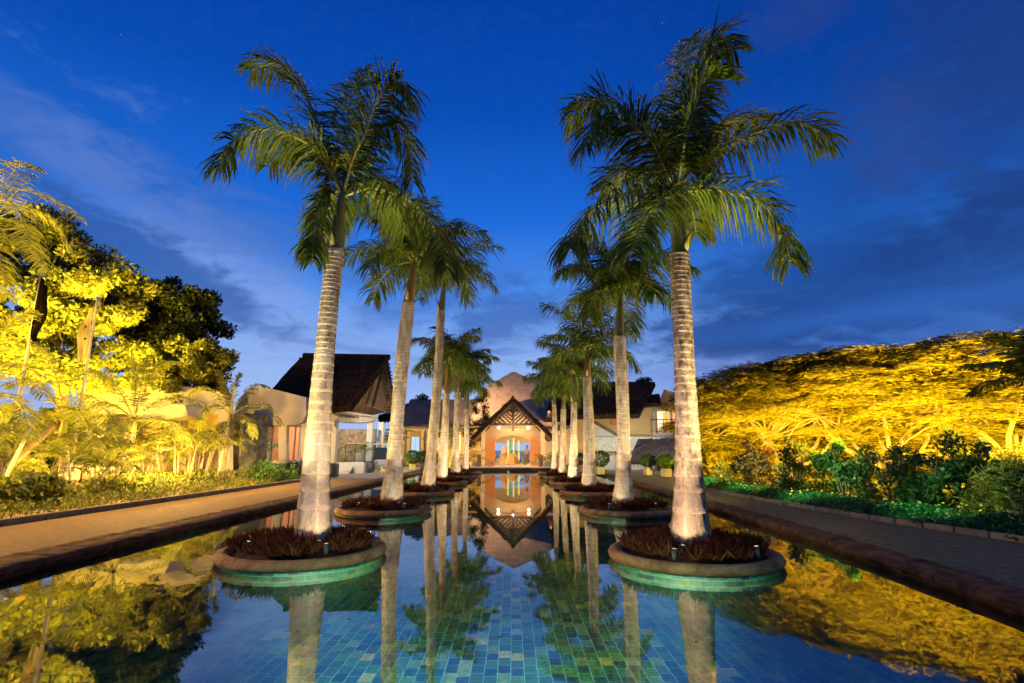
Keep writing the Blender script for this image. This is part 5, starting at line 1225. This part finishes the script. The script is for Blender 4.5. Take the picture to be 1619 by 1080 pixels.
areca((gx_at(240, 24), 24.2, .24), 5, 1.3, 'feathery palm clump at the left end of the reed fence', 67, 1.2)
areca((gx_at(90, 19), 18.0, .24), 6, 1.5, 'feathery palm clump between the leaning palm and the second flagpole', 68, 1.5)
areca((gx_at(35, 19), 19.4, .24), 8, 2.2, 'tall feathery palm clump behind the first flagpole', 69, 1.7)
areca((gx_at(150, 24), 24.6, .24), 9, 2.6, 'tall feathery palm clump before the left end of the garden house', 70, 1.7)
areca((gx_at(320, 26), 25.4, .24), 7, 2.2, 'feathery palm clump before the right end of the garden house', 71, 1.5)
# distant trees and dark shrubs round the hall
round_tree((gx_at(636, 62), 62, .24), [((gx_at(655, 62), 62, 6.0), (2.6, 2.2, 1.6)), ((gx_at(630, 62), 63, 6.2), (2.8, 1.8, 2.2)), ((gx_at(690, 62), 63, 5.4), (2.6, 1.8, 1.2))], 24, 'dusky blue-green tree rising behind the low wing', BROADD, 14000, .3, .16, .22, nclump=50, cl=(.5, .9))
round_tree((gx_at(762, 49.5), 49.3, .24), [((gx_at(757, 49.5), 49.3, 5.2), (.7, .7, 1.9)), ((gx_at(748, 49.5), 49.5, 3.5), (1.0, .8, 1.6)), ((gx_at(768, 49.5), 49.5, 4.2), (.5, .5, .9))], 25, 'dark slim tree against the pyramid roof left of the porch gable', BROADD, 3800, .2, .09, .06, nclump=34, cl=(.35, .6))
round_tree((gx_at(1010, 56), 58, .24), [((gx_at(1018, 58), 58, 8.9), (1.3, 1.0, .45))], 26, 'small dark treetop showing over the ridge of the ochre building', BROADD, 900, .22, .1, .06, nclump=12, cl=(.25, .45))
# cream garden house
gh = thing('garden_house', (gx_at(250, 27), 27, .24), 'cream garden house with broad overhang and shaded openings behind the left palms', 'building')
Y = 26.5; q = lambda x, y, YY=Y: P(x, y, YY); mb = MB(); th = (0, .4, 0)
mb.prism([q(130, 800), q(168, 800), q(168, 600), q(130, 606)], th); mb.prism([q(168, 655), q(362, 655), q(362, 622), q(300, 612), q(240, 604), q(168, 600)], th)
mb.prism([q(236, 765), q(300, 765), q(300, 700), q(236, 700)], th); mb.prism([q(168, 765), q(205, 765), q(205, 700), q(168, 700)], th); mb.prism([q(345, 765), q(362, 765), q(362, 655), q(345, 655)], th)
mb.build('wall', CREAM, gh)
mb = MB(); a = q(212, 637, 25.2); b = q(300, 637, 25.2); c = q(296, 661, 25.2); d = q(216, 663, 25.2)
vs = [q(208, 660, 25.0), q(222, 645, 25.0), q(255, 638, 25.0), q(292, 640, 25.0), q(298, 658, 25.0), q(255, 663, 25.0)]; mb.prism(vs, (0, 1.5, 0)); mb.build('canopy', CREAM, gh)
mb = MB(); mb.prism([q(165, 765, 28.4), q(365, 765, 28.4), q(365, 630, 28.4), q(165, 630, 28.4)], (0, .2, 0)); mb.build('inner_wall', OCHRE, gh)
mb = MB(); mb.b2((q(222, 0).x, Y - .5, .24), (q(236, 0).x, Y - .1, q(0, 700).z)); mb.b2((q(300, 0).x, Y - .3, .24), (q(308, 0).x, Y, q(0, 655).z)); mb.build('pillar', CREAM, gh)
mb = MB(); r0, r1_, r2_, r3 = q(165, 603), q(364, 624), q(345, 592, 31), q(318, 588, 31); thatch(mb, (q(310, 612), q(364, 626), r2_, r3), 8, 5, .25, .04, 7); mb.build('roof', THATCH, gh)
mb = MB(); w0, w1 = G(84, 792, .26), G(165, 772, .26); ang = math.atan2(w1.y - w0.y, w1.x - w0.x); mb.prism([w0, w1, w1 + Vector((0, 0, .95)), w0 + Vector((0, 0, 1.05))], (-.15, .3, 0)); mb.build('low_garden_wall', PEACH, loc=tuple(w0), label='low pinkish rendered wall beside the second flagpole', cat='wall')
# sloping pale ramp
# reed fence
f0, f1 = G(232, 766, .26), G(356, 757, .26); mb = MB(); rg = random.Random(8); N = 120
for i in range(N):
    p = f0.lerp(f1, i / N); mb.tube([p + Vector((rg.uniform(-.01, .01), rg.uniform(-.04, .04), 0)), p + Vector((rg.uniform(-.03, .03), rg.uniform(-.03, .03), rg.uniform(1.15, 1.4)))], rg.uniform(.014, .024), 5)
for z in (.35, 1.0): mb.tube([f0 + Vector((0, .05, z)), f1 + Vector((0, .05, z))], .025, 5)
mb.build('reed_fence', mat('dry_reed', (.32, .22, .12), (.48, .34, .20), 12, .85), loc=tuple(f0), label='fence of upright dry reeds behind the palm clump', cat='fence')
# small bushes, spiky plants and border plants
SL = [((gx_at(25, 14), 14.6), .8, .9, BROAD, 'broad-leaved bush at the foot of the first flagpole', .26, .11, 900), ((gx_at(70, 15.5), 15.4), .7, .75, BROAD, 'leafy bush left of the second flagpole base', .24, .10, 900),
      ((gx_at(160, 19), 19.2), .6, .7, FEATH, 'spiky yellow bush right of the second flagpole', .34, .05, 700), ((gx_at(205, 21), 21.4), .65, .75, BROAD, 'small leafy bush below the fanned palm', .20, .08, 1000),
      ((gx_at(250, 22), 22.2), .5, .6, FEATH, 'tufted bush at the left end of the reed fence', .26, .05, 700), ((gx_at(325, 24), 23.8), .6, .65, BROAD, 'rounded bush before the right end of the reed fence', .16, .07, 1100),
      ((-11.0, 26.0), .7, .75, LEAFG, 'green bush of the low hedge nearest the stone pier', .12, .05, 1600), ((-10.9, 27.5), .7, .8, LEAFG, 'green bush in the middle of the low hedge under the gallery', .12, .05, 1600), ((-10.8, 24.6), .6, .6, LEAFG, 'yellow-tinged end bush of the low hedge by the road', .12, .05, 1500),
      ((-12.2, 27.0), .7, .95, LEAFG, 'taller green bush between the stone pier and the hedge', .13, .05, 1600), ((-11.8, 28.8), .7, .9, LEAFG, 'green bush at the far end of the low hedge', .12, .05, 1500),
      ((gx_at(120, 23), 23.5), 1.0, 2.0, BROAD, 'large bush in front of the golden tree trunk', .22, .10, 2200), ((gx_at(30, 20), 21.5), 1.3, 2.6, BROAD, 'tall bush at the left edge behind the first flagpole', .24, .11, 3200), ((gx_at(75, 20), 20.5), 1.0, 1.5, BROADD, 'dark bush behind the flagpoles', .2, .1, 1800)]
for i, ((x, y), r, h, m, lab, ll, lw, n) in enumerate(SL): shrub((x, y, .24), r, h, n, m, lab, 500 + i, ll, lw, group='bushes of the left garden', up=.4)
# band of seedlings along the left kerb
ng = np.random.default_rng(79); n = 16000; yy = 6 + 22 * ng.random(n); xx = -10.15 - 2.2 * ng.random(n) ** .8
cl = (np.sin(xx * 5.1 + yy * 2.3) + np.sin(yy * 4.7 - xx * 3)) > -.1; xx, yy = xx[cl], yy[cl]; n = len(xx)
d = rdir(ng, n); d[:, 2] = abs(d[:, 2]) + .5; nn = rdir(ng, n); nn[:, 2] += .6
leaf_mesh('border_seedlings', np.stack([xx, yy, .26 + .24 * ng.random(n) ** 1.5], 1), d, nn, .12 * (.6 + .8 * ng.random(n)), .03, BROAD, loc=(-11, 15, .25), fold=.15, label='band of small planted seedlings on bare soil along the left kerb', cat='ground cover', kind='stuff')
ng = np.random.default_rng(80); n = 26000; yy = 9 + 18 * ng.random(n); xx = -12.2 - 12 * ng.random(n); d = rdir(ng, n); d[:, 2] = abs(d[:, 2]) + .3; nn = rdir(ng, n); nn[:, 2] += 1
leaf_mesh('garden_undergrowth', np.stack([xx, yy, .26 + .55 * ng.random(n) ** 1.5], 1), d, nn, .22 * (.5 + ng.random(n)), .08, BROAD, loc=(-16, 18, .25), fold=.15, label='lush mixed undergrowth beneath the left garden trees', cat='ground cover', kind='stuff')
# dark hedges closing the view at the sides
for nm, x0, x1, y0, y1, lab, sd in (('hedge', -40, -25, 24, 28, 'tall hedge beyond the left garden', 81), ('hedge', 9.5, 30, 26.5, 28.5, 'golden lit hedge closing the view under the umbrella trees', 82), ('hedge', -25, -17, 28.6, 30, 'lit hedge between the golden tree and the garden house', 83)):
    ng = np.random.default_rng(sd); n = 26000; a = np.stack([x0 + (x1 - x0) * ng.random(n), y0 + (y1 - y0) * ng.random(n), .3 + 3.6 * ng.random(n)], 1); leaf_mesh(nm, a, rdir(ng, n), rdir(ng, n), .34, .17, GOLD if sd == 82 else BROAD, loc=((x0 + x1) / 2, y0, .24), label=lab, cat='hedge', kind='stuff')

# ------------------------------------------------------------------ flagpoles with limp flags
POLEM = mat('pale_pole_paint', (.62, .58, .50), None, rough=.4); NAVY = mat('dark_flag_cloth', (.0015, .0015, .003), (.004, .003, .004), 4, .9, spec=0); YEL = mat('yellow_flag_cloth', (.70, .58, .22), (.78, .66, .28), 4, .9)
def flagpole(px, bpy_, tpx, tpy, Y, clothpts, cm, label, seed, marks=False):
    b = P(px, bpy_, Y); b.z = .24; t = P(tpx, tpy, Y); t.x = b.x
    T = thing('flagpole', b, label, 'flagpole', 'flagpoles in the left garden')
    mb = MB(); mb.tube([b, b.lerp(t, .5), t], [.075, .06, .04], 12); mb.build('pole', POLEM, T)
    mb = MB(); mb.lathe(t, [(.0, .0), (.055, .02), (.07, .07), (.04, .12), (.0, .13)], 12); mb.lathe(b, [(.15, 0), (.15, .05), (.09, .12)], 14); mb.build('finial', POLEM, T)
    rg = random.Random(seed); F = []; nu = 12; nv = 26; mb = MB(); H = clothpts[1]; wdt = clothpts[0]; vs = []
    for j in range(nv + 1):
        v = j / nv; w = wdt * (.25 + .75 * math.sin(math.pi * min(.85, .12 + v * .8))) * (1 + .12 * math.sin(v * 9 + seed))
        for i in range(nu + 1):
            u = i / nu; vs.append((t.x + clothpts[2] * (.05 + u * w), Y - .06 + .09 * math.sin(u * 11 + v * 3 + seed) * (.4 + u), t.z - .25 - v * H - u * .45 * (1 - v * .3) - .05 * math.sin(u * 7)))
    fs = [(j * (nu + 1) + i, j * (nu + 1) + i + 1, (j + 1) * (nu + 1) + i + 1, (j + 1) * (nu + 1) + i) for j in range(nv) for i in range(nu)]
    k = MB(); k.add(vs, fs, 0, True)
    if marks:                                                 # dark device printed on the cloth, half lost in the folds
        for j, i in ((8, 5), (8, 6), (9, 4), (9, 7), (10, 5), (10, 8), (11, 7), (12, 6), (15, 3), (15, 4), (16, 5), (7, 9), (7, 8)): k.m[j * nu + i] = 1
    k.build('flag', [cm, NAVY], T); return b
pb1 = flagpole(3, 780, 77, 423, 18.6, (.36, 2.3, 1), NAVY, 'tall flagpole at the far left with a limp dark flag', 3)
pb2 = flagpole(106, 775, 168, 470, 20.0, (.34, 2.1, -1), YEL, 'second flagpole with a limp yellow flag bearing a dark emblem', 5, True)
for p in (pb1, pb2): spot(p + Vector((.35, -.35, .1)), p + Vector((0, 0, 1.6)), 70, 60, (1, .80, .48), .06, .7)
# leaning bare trunk and cut poles near the first flagpole
mb = MB(); limb(mb, [P(12, 740, 17), P(50, 705, 17.5), P(92, 668, 18.5)], .14, .10, 9, 4, .01); mb.build('leaning_tree', TRUNKD, loc=tuple(P(12, 740, 17)), label='brown leaning bare trunk behind the first flagpole', cat='tree trunk')
mb = MB(); mb.tube([P(8, 755, 16.6), P(56, 662, 17)], [.06, .045], 8); mb.build('leaning_pole', POLEM, loc=tuple(P(8, 755, 16.6)), label='pale leaning pole beside the first flagpole', cat='pole')
KL = 10.0
# sodium floods on the left
for y in (5, 8, 11, 14, 17, 20, 23, 26): spot((-11.8, y, 3.2), (-8.9, y + .3, .24), 150, 104, (1, .52, .10), .05, 1.0); spot((-10.2, y, 3.2), (-12.2, y + .3, .3), 260, 84, (1, .62, .14), .05, 1.0)  # overhead spots without poles, added to light the road and planted border
SODL = (1.0, .62, .045)
for p, t, w in (((-18.6, 20.6, 2.6), (-21.5, 25, 8.5), 2600), ((-21.5, 20.5, 3.0), (-23, 25, 9.5), 2800), ((-17.6, 22.8, 3.2), (-19.5, 25, 8.5), 1400), ((-21.8, 20.5, 5.5), (-24, 25, 12), 1600), ((-15.6, 24.6, 2.8), (-16.8, 27.6, 5.6), 2000), ((-18.4, 27.6, 4.2), (-19.8, 30.6, 6.6), 200), ((-17.6, 15.2, 3.0), (-17.4, 18, 9.5), 1400), ((-17.6, 19.8, 3.2), (-21.3, 25, 10.4), 3600), ((-16.4, 22.3, 3.4), (-19.8, 25, 9.6), 2600)): spot(p, t, w, 105, SODL, .05, .9)
for p, t, w in (((-12.6, 12.5, 2.6), (-21, 24, 10), 700), ((-13.0, 17.0, 2.6), (-21, 25, 9), 700), ((-13.0, 23.0, 2.6), (-18, 28.5, 6.5), 260)): spot(p, t, w, 90, SOD, .05, .9)
for p, t, w in (((-13.2, 13.5, .5), (-20, 20, 6), 1300), ((-14.2, 18.2, .5), (-20.5, 25, 8), 1500), ((-13.4, 22.5, .5), (-17.5, 28, 6), 260)):
    spot(p, t, w, 130, SOD, .12, .7)
for p, w, c in (((-14.6, 16.4, 1.2), 380, (1, .60, .10)), ((-13.6, 20.6, 1.1), 280, (1, .60, .16)), ((-13.6, 24.2, 1.3), 85, (1, .60, .20)), ((-17.5, 24.6, 1.8), 35, (1, .58, .18)), ((-17.0, 18.5, 2.2), 290, (1, .58, .06)), ((-21.0, 22.0, 3.0), 420, SOD)): point(p, w, c, .12)

ng = np.random.default_rng(90); n = 34; yy = 5 + 14 * ng.random(n) ** 1.4; xx = -2.2 + 4.0 * ng.random(n); nn = np.zeros((n, 3)); nn[:, 2] = 1
leaf_mesh('floating_leaves', np.stack([xx, yy, np.full(n, .104)], 1), rdir(ng, n, 0), nn, .06, .025, BROAD, loc=(0, 8, .1), label='a few small leaves floating on the still pool', cat='fallen leaves', kind='stuff')
# ------------------------------------------------------------------ underwater lamps
KL = 4.0
AQUA = (.80, 1.0, .60)
LENS = glow('underwater_lens', (.6, 1, .92), 6)
def uw(loc, d, w, label, sz=120):
    T = thing('pool_lamp', loc, label, 'pool lamp', 'underwater pool lamps'); loc = Vector(loc); d = Vector(d).normalized()
    mb = MB(); mb.tube([loc, loc + d * .04], [.06, .06], 16); mb.build('housing', STEEL, T)
    mb = MB(); mb.tube([loc + d * .041, loc + d * .052], [.05, .045], 16); mb.build('lens', LENS, T)
    spot(loc + d * .09, loc + d * 3 + Vector((0, 0, .02)), w, sz, AQUA, .04, .8, 'underwater_lamp')
for x, tx, w, sz in ((-2.6, -3.1, 160, 52), (-.2, -.2, 3400, 74), (2.2, 2.7, 160, 52)): uw((x, 1.62, .03), (tx - x, 7, 0), w, f'round underwater lamp in the near pool wall at {("left", "centre", "right")[(x > -1) + (x > 1)]}', sz)
uw((-.3, 43.9, .03), (0, -1, 0), 160, 'round underwater lamp glowing at the far end of the pool')
uw((-6.22, 33, .03), (1, -.15, 0), 90, 'underwater lamp in the far part of the left pool wall', 150)
uw((redge(33) - .05, 33, .03), (-1, -.15, 0), 90, 'underwater lamp in the far part of the right pool wall', 150)
